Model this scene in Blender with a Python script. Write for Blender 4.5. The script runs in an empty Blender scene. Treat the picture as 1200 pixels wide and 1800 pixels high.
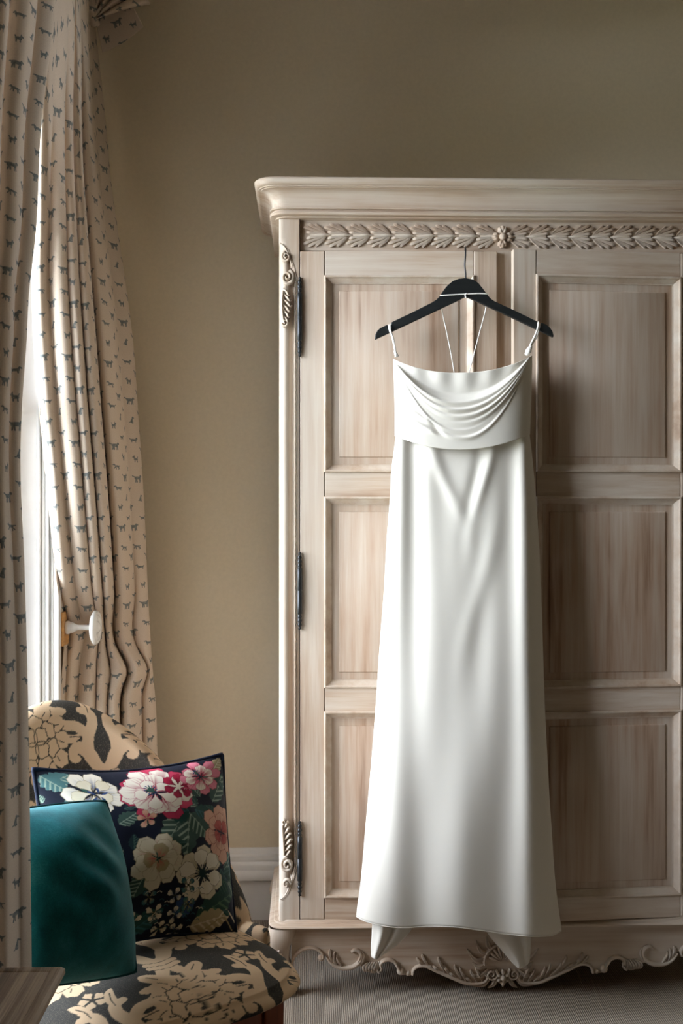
import bpy, math, random
import numpy as np

random.seed(7)
rng = np.random.default_rng(7)
SC = bpy.context.scene
COL = SC.collection
PI = math.pi

# ------------------------------------------------------------------ camera
CAM_H = 1.22
YAW = math.radians(1.7)
FPX = 2056.0
cd = bpy.data.cameras.new('camera')
cam = bpy.data.objects.new('camera', cd)
COL.objects.link(cam)
cam.location = (0, 0, CAM_H)
cam.rotation_euler = (PI / 2, 0, -YAW)
cd.sensor_fit = 'VERTICAL'
cd.sensor_height = 36.0
cd.sensor_width = 24.0
cd.lens = FPX / 1800 * 36.0
cd.clip_start = 0.05
SC.camera = cam

# ------------------------------------------------------------------ sky, windows' daylight, exposure
world = bpy.data.worlds.new('overcast_sky')
SC.world = world
world.use_nodes = True
bg = world.node_tree.nodes['Background']
bg.inputs[0].default_value = (0.86, 0.955, 1.10, 1)
bg.inputs[1].default_value = 20.0
SC.view_settings.view_transform = 'Standard'
SC.view_settings.look = 'None'
SC.view_settings.gamma = 1.0
SC.view_settings.use_curve_mapping = False
SC.view_settings.exposure = 0.35

X_LEFT = -0.66          # inner face of the window wall
X_OUT = -0.86           # its outer face
Y_BACK = 3.52
X_RIGHT = 4.4
Y_REAR = -3.4
Z_CEIL = 2.95
WIN1 = (1.80, 3.09, 0.40, 2.60)    # y0, y1, z0, z1


def portal(y0, y1, z0, z1):
    l = bpy.data.lights.new('window_daylight', 'AREA')
    l.shape = 'RECTANGLE'
    l.size = z1 - z0
    l.size_y = y1 - y0
    l.cycles.is_portal = True
    o = bpy.data.objects.new('window_daylight', l)
    COL.objects.link(o)
    o.location = (X_OUT - 0.03, (y0 + y1) / 2, (z0 + z1) / 2)
    o.rotation_euler = (0, -PI / 2, 0)


portal(*WIN1)


# ------------------------------------------------------------------ helpers
def W(px, py, Y):
    """World point seen at photograph pixel (px, py) on the wall-parallel plane at distance Y."""
    t = (px - 600.0) / FPX
    X = Y * math.tan(YAW + math.atan(t))
    d = X * math.sin(YAW) + Y * math.cos(YAW)
    return np.array((X, Y, CAM_H + (900.0 - py) * d / FPX))


def WA(px, py, Y):
    px, py, Y = np.broadcast_arrays(np.asarray(px, float), np.asarray(py, float), np.asarray(Y, float))
    t = (px - 600.0) / FPX
    X = Y * np.tan(YAW + np.arctan(t))
    d = X * math.sin(YAW) + Y * math.cos(YAW)
    return np.stack([X, Y, CAM_H + (900.0 - py) * d / FPX], -1)


def interp(x, xs, ys):
    return np.interp(x, xs, ys)


def smooth_interp(x, xs, ys):
    """Monotone-ish cubic (Catmull-Rom on non-uniform knots)."""
    xs = np.asarray(xs, float); ys = np.asarray(ys, float)
    m = np.gradient(ys, xs)
    x = np.clip(np.asarray(x, float), xs[0], xs[-1])
    i = np.clip(np.searchsorted(xs, x) - 1, 0, len(xs) - 2)
    h = xs[i + 1] - xs[i]
    t = (x - xs[i]) / h
    return ((2*t**3 - 3*t**2 + 1) * ys[i] + (t**3 - 2*t**2 + t) * h * m[i]
            + (-2*t**3 + 3*t**2) * ys[i + 1] + (t**3 - t**2) * h * m[i + 1])


def catmull(pts, n=8, closed=False):
    P = np.asarray(pts, float)
    N = len(P)
    out = []
    rngi = range(N) if closed else range(N - 1)
    for i in rngi:
        if closed:
            p0, p1, p2, p3 = P[(i - 1) % N], P[i], P[(i + 1) % N], P[(i + 2) % N]
        else:
            p0, p1, p2, p3 = P[max(i - 1, 0)], P[i], P[i + 1], P[min(i + 2, N - 1)]
        for k in range(n):
            t = k / n
            out.append(0.5 * ((2*p1) + (-p0 + p2)*t + (2*p0 - 5*p1 + 4*p2 - p3)*t*t + (-p0 + 3*p1 - 3*p2 + p3)*t**3))
    if not closed:
        out.append(P[-1])
    return np.array(out)


def smoothstep(a, b, x):
    t = np.clip((x - a) / (b - a), 0, 1)
    return t * t * (3 - 2 * t)


ORG = {}


class MB:
    """Collects vertices and faces, then links them as ONE mesh object."""
    def __init__(self):
        self.v, self.f, self.n = [], [], 0

    def add(self, verts, faces):
        verts = np.asarray(verts, float).reshape(-1, 3)
        self.v.append(verts)
        b = self.n
        self.f.extend(tuple(int(i) + b for i in f) for f in faces)
        self.n += len(verts)
        return self

    def box(self, x0, x1, y0, y1, z0, z1):
        x0, x1 = min(x0, x1), max(x0, x1); y0, y1 = min(y0, y1), max(y0, y1); z0, z1 = min(z0, z1), max(z0, z1)
        v = [(x0,y0,z0),(x1,y0,z0),(x1,y1,z0),(x0,y1,z0),(x0,y0,z1),(x1,y0,z1),(x1,y1,z1),(x0,y1,z1)]
        return self.add(v, [(0,3,2,1),(4,5,6,7),(0,1,5,4),(1,2,6,5),(2,3,7,6),(3,0,4,7)])

    def grid(self, P, close_u=False, close_v=False, flip=False):
        P = np.asarray(P, float)
        h, w = P.shape[:2]
        fs = []
        for i in range(h if close_v else h - 1):
            i2 = (i + 1) % h
            for j in range(w if close_u else w - 1):
                j2 = (j + 1) % w
                q = (i*w + j, i*w + j2, i2*w + j2, i2*w + j)
                fs.append(q[::-1] if flip else q)
        return self.add(P.reshape(-1, 3), fs)

    def tube(self, path, r, seg=8, caps=True, closed=False):
        P = np.asarray(path, float)
        n = len(P)
        r = np.broadcast_to(np.asarray(r, float), (n,))
        if closed:
            T = np.roll(P, -1, 0) - np.roll(P, 1, 0)
        else:
            T = np.gradient(P, axis=0)
        T /= np.linalg.norm(T, axis=1, keepdims=True) + 1e-12
        up = np.array((0, 0, 1.0)) if abs(T[0][2]) < 0.9 else np.array((0, 1.0, 0))
        a = np.cross(T[0], up); a /= np.linalg.norm(a)
        rings = []
        for i in range(n):
            a = a - T[i] * a.dot(T[i]); a /= np.linalg.norm(a) + 1e-12
            b = np.cross(T[i], a)
            th = np.arange(seg) * 2 * PI / seg
            rings.append(P[i] + r[i] * (np.cos(th)[:, None] * a + np.sin(th)[:, None] * b))
        R = np.array(rings)
        b0 = self.n
        self.grid(R, close_u=True, close_v=closed)
        if caps and not closed:
            self.f.append(tuple(b0 + k for k in range(seg))[::-1])
            self.f.append(tuple(b0 + (n - 1) * seg + k for k in range(seg)))
        return self

    def lathe(self, prof, c, axis='z', seg=24):
        """prof: list of (radius, along)."""
        th = np.arange(seg) * 2 * PI / seg
        R = []
        for r, a in prof:
            cx, sx = r * np.cos(th), r * np.sin(th)
            if axis == 'z': ring = np.stack([cx, sx, np.full(seg, a)], -1)
            elif axis == 'x': ring = np.stack([np.full(seg, a), cx, sx], -1)
            else: ring = np.stack([cx, np.full(seg, a), sx], -1)
            R.append(ring)
        return self.grid(np.array(R) + np.asarray(c, float), close_u=True)

    def prism(self, poly, y0, y1):
        """poly: (x, z) points; extruded from y0 (front) to y1."""
        p = np.asarray(poly, float); n = len(p)
        a = np.column_stack([p[:, 0], np.full(n, y0), p[:, 1]])
        b = np.column_stack([p[:, 0], np.full(n, y1), p[:, 1]])
        area = np.sum(p[:, 0] * np.roll(p[:, 1], -1) - np.roll(p[:, 0], -1) * p[:, 1])
        fs = [tuple(range(n)), tuple(range(2*n - 1, n - 1, -1))]
        fs += [(i, i + n, (i + 1) % n + n, (i + 1) % n) for i in range(n)]
        if area < 0:
            fs = [f[::-1] for f in fs]
        return self.add(np.vstack([a, b]), fs)

    def rect_loft(self, x0, x1, z0, z1, prof, y, cap=True):
        """Mitred rectangular ring lofted through (inset, dy) pairs; optional centre cap."""
        R = []
        for ins, dy in prof:
            R.append([(x0+ins, y+dy, z0+ins), (x1-ins, y+dy, z0+ins), (x1-ins, y+dy, z1-ins), (x0+ins, y+dy, z1-ins)])
        b0 = self.n
        self.grid(np.array(R), close_u=True)
        if cap:
            k = b0 + (len(prof) - 1) * 4
            self.f.append((k, k+1, k+2, k+3))
        return self

    def relief(self, path, w, h, y, prof=None):
        """Carved strip on a camera-facing plane: path of (x, z), half widths w, height h, base plane y."""
        P = np.asarray(path, float); n = len(P)
        w = np.broadcast_to(np.asarray(w, float), (n,))
        h = np.broadcast_to(np.asarray(h, float), (n,))
        T = np.gradient(P, axis=0); T /= np.linalg.norm(T, axis=1, keepdims=True) + 1e-12
        N = np.column_stack([-T[:, 1], T[:, 0]])
        prof = prof or [(-1, 0), (-.8, .62), (-.35, .95), (0, 1.0), (.35, .95), (.8, .62), (1, 0)]
        G = []
        for i in range(n):
            G.append([(P[i,0] + N[i,0]*w[i]*a, y - h[i]*b, P[i,1] + N[i,1]*w[i]*a) for a, b in prof])
        return self.grid(np.array(G))

    def verts(self):
        return np.vstack(self.v)

    def build(self, name, mat, parent=None, smooth=False, bevel=0, seg=2, org=None, sub=0, angle=None, color=None, uv=None, solid=0):
        V = self.verts()
        if parent is not None:
            o0 = ORG[parent.name]
        else:
            o0 = np.array(org if org is not None else (0, 0, 0), float)
        me = bpy.data.meshes.new(name)
        me.from_pydata((V - o0).tolist(), [], self.f)
        ob = bpy.data.objects.new(name, me)
        COL.objects.link(ob)
        if parent is not None:
            ob.parent = parent
        else:
            ob.location = o0
        ORG[ob.name] = o0
        for m in (mat if isinstance(mat, (list, tuple)) else [mat]):
            me.materials.append(m)
        if smooth:
            me.polygons.foreach_set('use_smooth', [True] * len(me.polygons))
        if angle is not None:
            me.polygons.foreach_set('use_smooth', [True] * len(me.polygons))
            try:
                me.set_sharp_from_angle(angle=math.radians(angle))
            except Exception:
                pass
        if color is not None:
            ca = me.color_attributes.new('Col', 'FLOAT_COLOR', 'POINT')
            c = np.ones((len(V), 4), np.float32); c[:, :3] = color
            ca.data.foreach_set('color', c.ravel())
        if uv is not None:
            ul = me.uv_layers.new(name='UVMap')
            li = np.empty(len(me.loops), np.int32)
            me.loops.foreach_get('vertex_index', li)
            ul.data.foreach_set('uv', np.asarray(uv, np.float32)[li].ravel())
        if solid:
            md = ob.modifiers.new('thickness', 'SOLIDIFY'); md.thickness = solid; md.offset = 0
        if bevel:
            md = ob.modifiers.new('bevel', 'BEVEL'); md.width = bevel; md.segments = seg
            md.limit_method = 'ANGLE'; md.angle_limit = math.radians(40)
        if sub:
            md = ob.modifiers.new('subdiv', 'SUBSURF'); md.levels = sub; md.render_levels = sub
        me.update()
        return ob


def tag(o, label, cat, group=None):
    o['label'] = label; o['category'] = cat
    if group: o['group'] = group
    return o


def thing(name, label, cat, loc, group=None):
    o = bpy.data.objects.new(name, None)
    o.empty_display_size = 0.05
    COL.objects.link(o); o.location = loc
    ORG[o.name] = np.array(loc, float)
    return tag(o, label, cat, group)


def struct(o, label=None):
    o['kind'] = 'structure'
    if label: o['label'] = label
    return o


# ------------------------------------------------------------------ materials
def srgb(r, g, b):
    f = lambda c: (c/255/12.92) if c/255 <= .04045 else ((c/255 + .055)/1.055)**2.4
    return (f(r), f(g), f(b), 1)


class NT:
    def __init__(self, name):
        self.m = bpy.data.materials.new(name); self.m.use_nodes = True
        self.t = self.m.node_tree; self.p = self.t.nodes['Principled BSDF']
        self.out = self.t.nodes['Material Output']

    def n(self, typ, **kw):
        nd = self.t.nodes.new(typ)
        for k, v in kw.items():
            setattr(nd, k, v)
        return nd

    def l(self, a, b):
        self.t.links.new(a, b)

    def val(self, sock, v):
        if hasattr(v, 'links') or isinstance(v, bpy.types.NodeSocket):
            self.l(v, sock)
        else:
            sock.default_value = v

    def math(self, op, a, b=0.0, clamp=False):
        nd = self.n('ShaderNodeMath', operation=op); nd.use_clamp = clamp
        self.val(nd.inputs[0], a); self.val(nd.inputs[1], b)
        return nd.outputs[0]

    def vmath(self, op, a, b=None, s=None):
        nd = self.n('ShaderNodeVectorMath', operation=op)
        self.val(nd.inputs[0], a)
        if b is not None: self.val(nd.inputs[1], b)
        if s is not None: self.val(nd.inputs[3], s)
        return nd.outputs[1] if op in ('DOT_PRODUCT', 'LENGTH', 'DISTANCE') else nd.outputs[0]

    def mix(self, fac, a, b, mode='MIX'):
        nd = self.n('ShaderNodeMix', data_type='RGBA', blend_type=mode)
        self.val(nd.inputs[0], fac); self.val(nd.inputs[6], a); self.val(nd.inputs[7], b)
        return nd.outputs[2]

    def noise(self, scale=(1, 1, 1), detail=4, rough=.55, coord='Object', s=1.0):
        tc = self.n('ShaderNodeTexCoord'); mp = self.n('ShaderNodeMapping')
        mp.inputs['Scale'].default_value = scale
        self.l(tc.outputs[coord], mp.inputs[0])
        nz = self.n('ShaderNodeTexNoise')
        nz.inputs['Scale'].default_value = s; nz.inputs['Detail'].default_value = detail
        nz.inputs['Roughness'].default_value = rough
        self.l(mp.outputs[0], nz.inputs['Vector'])
        return nz.outputs['Fac']

    def ramp(self, fac, stops):
        r = self.n('ShaderNodeValToRGB')
        e = r.color_ramp.elements
        while len(e) > 1: e.remove(e[-1])
        e[0].position, e[0].color = stops[0]
        for p, c in stops[1:]:
            x = e.new(p); x.color = c
        self.l(fac, r.inputs[0])
        return r.outputs[0]

    def bump(self, h, strength=.2, dist=.002):
        b = self.n('ShaderNodeBump')
        b.inputs['Strength'].default_value = strength; b.inputs['Distance'].default_value = dist
        self.l(h, b.inputs['Height']); self.l(b.outputs[0], self.p.inputs['Normal'])

    def base(self, c, rough=.6, spec=.3):
        self.val(self.p.inputs['Base Color'], c)
        self.val(self.p.inputs['Roughness'], rough)
        self.p.inputs['Specular IOR Level'].default_value = spec
        return self


def wood_white(name, grain):
    """Limewashed carved oak: brown grain showing through a pale wash, grain along z or x."""
    k = NT(name)
    sc = {'z': (62, 62, 2.2), 'x': (2.2, 62, 62), 'm': (22, 22, 22)}[grain]
    sc2 = {'z': (11, 11, 1.4), 'x': (1.4, 11, 11), 'm': (5, 5, 5)}[grain]
    g = k.noise(sc, 5, .62)
    b = k.noise(sc2, 4, .6)
    f = k.math('ADD', k.math('MULTIPLY', g, .50), k.math('MULTIPLY', b, .56))
    cols = [(.36, srgb(156, 127, 103)), (.46, srgb(184, 159, 135)), (.54, srgb(195, 175, 154)), (.66, srgb(207, 193, 175))]
    if name.endswith('panel'): cols = [(.38, srgb(146, 114, 90)), (.47, srgb(178, 150, 126)), (.56, srgb(188, 166, 145)), (.70, srgb(202, 187, 169))]
    c = k.ramp(f, cols)
    big = k.noise((3.2, 3.2, 1.7), 3, .6)
    c = k.mix(k.ramp(big, [(.42, (0, 0, 0, 1)), (.68, (.4, .4, .4, 1))]), c, srgb(212, 200, 184))
    k.base(c, .58, .28)
    k.bump(g, .22, .0012)
    return k.m


M = {}
M['wood_v'] = wood_white('limewashed_oak_upright_grain', 'z')
M['wood_h'] = wood_white('limewashed_oak_level_grain', 'x')
M['wood_p'] = wood_white('limewashed_oak_panel', 'z')
M['wood_m'] = wood_white('limewashed_oak_moulding', 'm')


def simple(name, c, rough=.6, spec=.3, nz=None, bump=0, amt=.08, dist=.002):
    k = NT(name)
    if nz:
        f = k.noise(nz, 4, .6)
        d = tuple(max(x * (1 - amt * 2), 0) for x in c[:3]) + (1,)
        l = tuple(min(x * (1 + amt * 2), 1) for x in c[:3]) + (1,)
        k.base(k.ramp(f, [(.3, d), (.7, l)]), rough, spec)
        if bump: k.bump(f, bump, dist)
    else:
        k.base(c, rough, spec)
    return k.m


M['wall'] = simple('taupe_wall_paint', srgb(216, 200, 172), .85, .15, (90, 90, 90), .12, .015, .0008)
M['trim'] = simple('white_gloss_trim_paint', srgb(226, 221, 214), .38, .4, (9, 9, 9), .03, .02)
M['ceiling'] = simple('white_ceiling_paint', srgb(214, 206, 190), .9, .1, (40, 40, 40), .03, .01)
M['iron'] = simple('black_iron', srgb(30, 31, 32), .38, .5, (60, 60, 60), .1, .2)
M['hanger'] = simple('black_stained_wood', srgb(27, 29, 28), .5, .35, (5, 90, 90), .05, .15)
M['thread'] = simple('white_ribbon', srgb(240, 236, 226), .5, .3, (300, 300, 300), .02, .05)
M['porcelain'] = simple('white_painted_turned_wood', srgb(238, 236, 230), .25, .5, (12, 12, 12), .01, .02)
M['pine'] = simple('raw_pine', srgb(214, 160, 98), .6, .3, (8, 8, 70), .1, .1)
M['mahogany'] = simple('red_mahogany', srgb(140, 74, 42), .38, .4, (60, 60, 3), .16, .1)
M['dark_inside'] = simple('dark_oak_interior', srgb(92, 76, 60), .8, .1, (30, 30, 3), .1, .05)
M['ground'] = simple('pale_gravel_outside', srgb(128, 128, 114), .9, .1, (30, 30, 30), .1, .1)
M['navy_cord'] = simple('navy_cord', srgb(28, 34, 52), .7, .2, (500, 500, 500), .1, .2)
M['teal_cord'] = simple('teal_cord', srgb(22, 78, 84), .7, .2, (500, 500, 500), .1, .2)

# satin crepe of the dress
k = NT('ivory_crepe')
w = k.noise((900, 900, 900), 2, .5)
k.base(srgb(222, 215, 201), .62, .22)
k.p.inputs['Sheen Weight'].default_value = .15
k.bump(w, .06, .0005)
M['dress'] = k.m

# carpet: fine ribbed loop pile
k = NT('ribbed_loop_carpet')
tc = k.n('ShaderNodeTexCoord')
wv = k.n('ShaderNodeTexWave', wave_type='BANDS', bands_direction='X')
wv.inputs['Scale'].default_value = 62; wv.inputs['Distortion'].default_value = .6; wv.inputs['Detail'].default_value = 1
wv.inputs['Detail Scale'].default_value = 6
k.l(tc.outputs['Object'], wv.inputs['Vector'])
nz = k.noise((230, 150, 1), 3, .6)
f = k.math('ADD', k.math('MULTIPLY', wv.outputs['Fac'], .55), k.math('MULTIPLY', nz, .6))
k.base(k.ramp(f, [(.25, srgb(122, 110, 97)), (.85, srgb(178, 164, 148))]), .95, .05)
k.bump(f, .5, .0025)
M['carpet'] = k.m

# dark grained table wood
k = NT('weathered_brown_wood')
g = k.noise((150, 3, 60), 6, .7)
b = k.noise((30, 2, 20), 3, .6)
f = k.math('ADD', k.math('MULTIPLY', g, .6), k.math('MULTIPLY', b, .5))
k.base(k.ramp(f, [(.38, srgb(84, 64, 46)), (.50, srgb(134, 108, 84)), (.62, srgb(196, 174, 150))]), .42, .4)
k.bump(g, .6, .003)
M['table'] = k.m

# velvet
k = NT('teal_velvet')
f = k.noise((14, 14, 9), 4, .6)
f2 = k.noise((420, 420, 420), 2, .6)
f = k.math('ADD', k.math('MULTIPLY', f, .75), k.math('MULTIPLY', f2, .25))
k.base(k.ramp(f, [(.35, srgb(16, 84, 92)), (.55, srgb(26, 112, 120)), (.72, srgb(60, 142, 148))]), .8, .15)
k.p.inputs['Sheen Weight'].default_value = .55
k.p.inputs['Sheen Roughness'].default_value = .35
k.p.inputs['Sheen Tint'].default_value = (.45, .85, .9, 1)
k.bump(f2, .25, .001)
M['velvet'] = k.m


def woven(name, weave=1400, fleck=0.0, rough=.85):
    """Printed or woven cloth: pattern colour is stored on the mesh, the weave is made here."""
    k = NT(name)
    at = k.n('ShaderNodeAttribute', attribute_name='Col')
    f = k.noise((weave, weave, weave * .35), 2, .6)
    c = k.mix(k.math('MULTIPLY', k.ramp(f, [(.52, (0, 0, 0, 1)), (.75, (1, 1, 1, 1))]), fleck), at.outputs['Color'], srgb(196, 180, 156))
    k.base(c, rough, .15)
    k.bump(f, .3, .0008)
    return k.m


M['damask'] = woven('damask_weave', 700, .25)
M['chintz'] = woven('floral_chintz', 1100, .0, .7)

# ---- curtain linen with printed dogs: every dog is a union of capsules in cloth coordinates (cm)
def dog_linen():
    k = NT('linen_printed_with_dogs')
    uvn = k.n('ShaderNodeUVMap', uv_map='UVMap')
    p = k.vmath('SCALE', uvn.outputs[0], s=100.0)                  # centimetres
    wob = k.n('ShaderNodeTexNoise'); wob.inputs['Scale'].default_value = 3.0; wob.inputs['Detail'].default_value = 2
    k.l(p, wob.inputs['Vector'])
    jit = k.vmath('SCALE', k.vmath('SUBTRACT', wob.outputs['Color'], (.5, .5, .5)), s=.16)
    p = k.vmath('ADD', p, jit)
    TX, TY = 8.4, 21.6
    q = k.vmath('DIVIDE', p, (TX, TY, 1.0))
    q = k.vmath('FRACTION', q)
    q = k.vmath('MULTIPLY', q, (TX, TY, 0.0))
    # (ax, ay, bx, by, r) around each dog's own centre, facing right (+) or left (-)
    lab = [(-.85,.25,.75,.3,.36),(.8,.45,1.1,.8,.26),(1.1,.82,1.5,.72,.17),(-.75,.1,-.95,-.8,.14),(-.5,.1,-.45,-.8,.13),
           (.6,.1,.45,-.8,.13),(.8,.1,.95,-.75,.12),(-1.0,.45,-1.75,.75,.10),(.95,.8,.95,.55,.15)]
    dax = [(-.8,.0,.75,.0,.24),(.75,.15,1.0,.5,.17),(1.0,.52,1.4,.42,.12),(-.7,-.1,-.75,-.5,.11),(.65,-.1,.7,-.5,.11),(-.9,.1,-1.4,.35,.07),(.92,.48,.88,.2,.12)]
    ter = [(-.45,.1,.4,.12,.30),(.45,.3,.6,.7,.22),(.6,.7,.98,.6,.15),(-.45,0,-.5,-.65,.12),(.35,0,.4,-.65,.12),(-.6,.3,-.8,.75,.08),(.55,.85,.5,1.02,.08)]
    sit = [(-.3,-.35,.1,.3,.30),(.15,.45,.3,.85,.22),(.32,.88,.72,.78,.14),(.2,.2,.3,-.7,.11),(-.35,-.55,.1,-.68,.15),(-.5,-.55,-1.0,-.6,.07),(.2,.85,.08,.5,.10)]
    run = [(-.7,.15,.6,.25,.22),(.65,.3,.95,.65,.17),(.95,.66,1.3,.58,.11),(-.7,.0,-1.15,-.5,.10),(-.55,0,-.65,-.65,.09),(.55,.1,1.0,-.35,.09),(.4,0,.35,-.6,.09),(-.85,.3,-1.4,.3,.06)]
    D = [(lab,2.1,1.6,1,1.0),(ter,2.1,7.0,-1,.95),(dax,2.1,12.4,1,1.0),(sit,2.1,17.8,1,.9),
         (run,6.3,4.3,-1,.9),(lab,6.3,9.7,1,.95),(ter,6.3,15.1,1,.9),(dax,6.3,20.3,-1,.95)]
    dmin = None
    q0 = q
    for caps, cx, cy, s, z in D:
        if dmin is not None:        # evaluate the dogs one after another
            q = k.vmath('ADD', q0, k.vmath('SCALE', (1.0, 1.0, 0.0), s=k.math('MULTIPLY', dmin, 1e-6)))
        for ax, ay, bx, by, r in caps:
            a = np.array((cx + s*ax*z*1.05, cy + ay*z*1.05)); b = np.array((cx + s*bx*z*1.05, cy + by*z*1.05)); r *= z
            ba = b - a; L2 = float(ba.dot(ba))
            pa = k.vmath('SUBTRACT', q, (a[0], a[1], 0))
            h = k.math('ADD', k.vmath('DOT_PRODUCT', pa, (ba[0]/L2, ba[1]/L2, 0)), 0.0, clamp=True)
            hv = k.vmath('SCALE', (float(ba[0]), float(ba[1]), 0.0), s=h)
            d = k.math('SUBTRACT', k.vmath('DISTANCE', pa, hv), r)
            dmin = d if dmin is None else k.math('MINIMUM', dmin, d)
    mask = k.ramp(dmin, [(0.0, (.92, .92, .92, 1)), (.11, (0, 0, 0, 1))])
    ink = k.noise((2.6, 2.6, 2.6), 4, .7, 'UV', 60)
    inkc = k.ramp(ink, [(.34, srgb(82, 90, 92)), (.56, srgb(116, 120, 118)), (.76, srgb(172, 162, 148))])
    th = k.n('ShaderNodeTexNoise'); th.inputs['Scale'].default_value = 1.0; th.inputs['Detail'].default_value = 3
    k.l(k.vmath('MULTIPLY', p, (14, 3.0, 1)), th.inputs['Vector'])
    cloth = k.ramp(th.outputs['Fac'], [(.3, srgb(198, 179, 158)), (.7, srgb(213, 195, 175))])
    c = k.mix(mask, cloth, inkc)
    k.base(c, .9, .08)
    k.bump(th.outputs['Fac'], .15, .001)
    tr = k.n('ShaderNodeBsdfTranslucent')
    k.l(c, tr.inputs[0])
    mx = k.n('ShaderNodeMixShader'); mx.inputs[0].default_value = .04
    k.l(k.p.outputs[0], mx.inputs[1]); k.l(tr.outputs[0], mx.inputs[2]); k.l(mx.outputs[0], k.out.inputs[0])
    return k.m


M['dogs'] = dog_linen()

k = NT('window_glass')
fr = k.n('ShaderNodeFresnel'); fr.inputs[0].default_value = 1.45
ts = k.n('ShaderNodeBsdfTransparent'); gl = k.n('ShaderNodeBsdfGlossy'); gl.inputs['Roughness'].default_value = .02
mx = k.n('ShaderNodeMixShader')
k.l(fr.outputs[0], mx.inputs[0]); k.l(ts.outputs[0], mx.inputs[1]); k.l(gl.outputs[0], mx.inputs[2]); k.l(mx.outputs[0], k.out.inputs[0])
M['glass'] = k.m

# ------------------------------------------------------------------ room shell
b = MB(); b.box(X_OUT, X_RIGHT + .15, Y_REAR - .15, Y_BACK + .15, -.12, 0)
struct(b.build('floor', M['carpet']), 'beige ribbed wool carpet')
b = MB(); b.box(X_OUT, X_RIGHT + .15, Y_REAR - .15, Y_BACK + .15, Z_CEIL, Z_CEIL + .12)
struct(b.build('ceiling', M['ceiling']))
b = MB(); b.box(X_OUT, X_RIGHT + .15, Y_BACK, Y_BACK + .15, 0, Z_CEIL)
struct(b.build('wall_back', M['wall']), 'taupe painted wall behind the wardrobe')
b = MB(); b.box(X_RIGHT, X_RIGHT + .15, Y_REAR, Y_BACK, 0, Z_CEIL)
struct(b.build('wall_right', M['wall']))
b = MB(); b.box(X_OUT, X_RIGHT + .15, Y_REAR - .15, Y_REAR, 0, Z_CEIL)
struct(b.build('wall_front', M['wall']))
# window wall: piers, heads, and thin aprons under the sills (the recess runs to the floor)
b = MB()
b.box(X_OUT, X_LEFT, Y_REAR, WIN1[0], 0, Z_CEIL)
b.box(X_OUT, X_LEFT, WIN1[1], Y_BACK, 0, Z_CEIL)
b.box(X_OUT, X_LEFT, WIN1[0], WIN1[1], WIN1[3], Z_CEIL)
b.box(X_OUT, X_OUT + .08, WIN1[0], WIN1[1], 0, WIN1[2])
struct(b.build('wall_left', M['wall']))


def window(n, y0, y1, z0, z1):
    f = MB()
    xo, xi = X_OUT + .02, X_OUT + .075
    t = .05
    f.box(xo, xi, y0, y0 + t, z0, z1); f.box(xo, xi, y1 - t, y1, z0, z1)
    f.box(xo, xi, y0 + t, y1 - t, z1 - t, z1); f.box(xo, xi, y0 + t, y1 - t, z0, z0 + t)
    o = f.build('window_%d' % n, M['trim'], bevel=.004)
    struct(o, 'tall white sash window')
    s = MB(); s.box(X_OUT + .005, X_OUT + .13, y0, y1, z0 - .035, z0)
    s.build('window_sill', M['trim'], o, bevel=.008)
    zm = (z0 + z1) / 2
    r = MB(); r.box(xo + .01, xi, y0 + t, y1 - t, zm - .025, zm + .025)
    r.build('meeting_rail', M['trim'], o, bevel=.004)
    ym = (y0 + y1) / 2
    for a, c in ((z0 + t, zm - .025), (zm + .025, z1 - t)):
        g = MB(); g.box(xo + .012, xi - .012, ym - .012, ym + .012, a, c)
        g.build('glazing_bar', M['trim'], o, bevel=.003)
        for ya, yb in ((y0 + t, ym - .012), (ym + .012, y1 - t)):
            p = MB(); p.box(xo + .025, xo + .029, ya, yb, a, c)
            p.build('window_pane', M['glass'], o)
    # white reveal linings with a beaded inner edge
    for side, yy, sgn in (('left', y0, 1), ('right', y1, -1)):
        l = MB()
        l.box(X_OUT + .075, X_LEFT - .045, yy, yy + sgn * .006, 0, z1)
        for i in range(4):
            xa = X_LEFT - .045 + i * .0115
            l.box(xa, xa + (.009 if i % 2 else .0105), yy, yy + sgn * (.016 if i % 2 == 0 else .011), 0, z1)
        l.box(X_LEFT, X_LEFT + .014, yy - sgn * .012, yy + sgn * .014, 0, z1)
        struct(l.build('trim_%d' % (n * 2 + (side == 'right')), M['trim'], bevel=.0025), 'white beaded window architrave')


window(1, *WIN1)
b = MB(); b.box(-30, X_OUT - .3, -25, 25, -.7, -.5)
struct(b.build('ground', M['ground']), 'pale ground outside the window')

# skirting: profile (out from wall, height)
SK = [(0, .213), (.006, .212), (.010, .206), (.012, .196), (.019, .190), (.021, .182), (.021, .176), (.026, .172), (.030, .166),
      (.030, .152), (.033, .148), (.037, .142), (.038, .130), (.036, .124), (.030, .120), (.018, .119), (.018, 0)]


def skirting(name, p0, p1, nrm):
    p0 = np.array(p0); p1 = np.array(p1); nrm = np.array(nrm)
    G = [[p + nrm * (o + .0005) + np.array((0, 0, z)) for o, z in SK] for p in (p0, p1)]
    m = MB(); m.grid(np.array(G))
    struct(m.build(name, M['trim'], angle=35), 'tall white moulded skirting board')


skirting('baseboard_back', (X_LEFT, Y_BACK, 0), (X_RIGHT, Y_BACK, 0), (0, -1, 0))
skirting('baseboard_right', (X_RIGHT, Y_BACK, 0), (X_RIGHT, Y_REAR, 0), (-1, 0, 0))
skirting('baseboard_left', (X_LEFT, WIN1[1] + .01, 0), (X_LEFT, Y_BACK, 0), (1, 0, 0))

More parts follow.
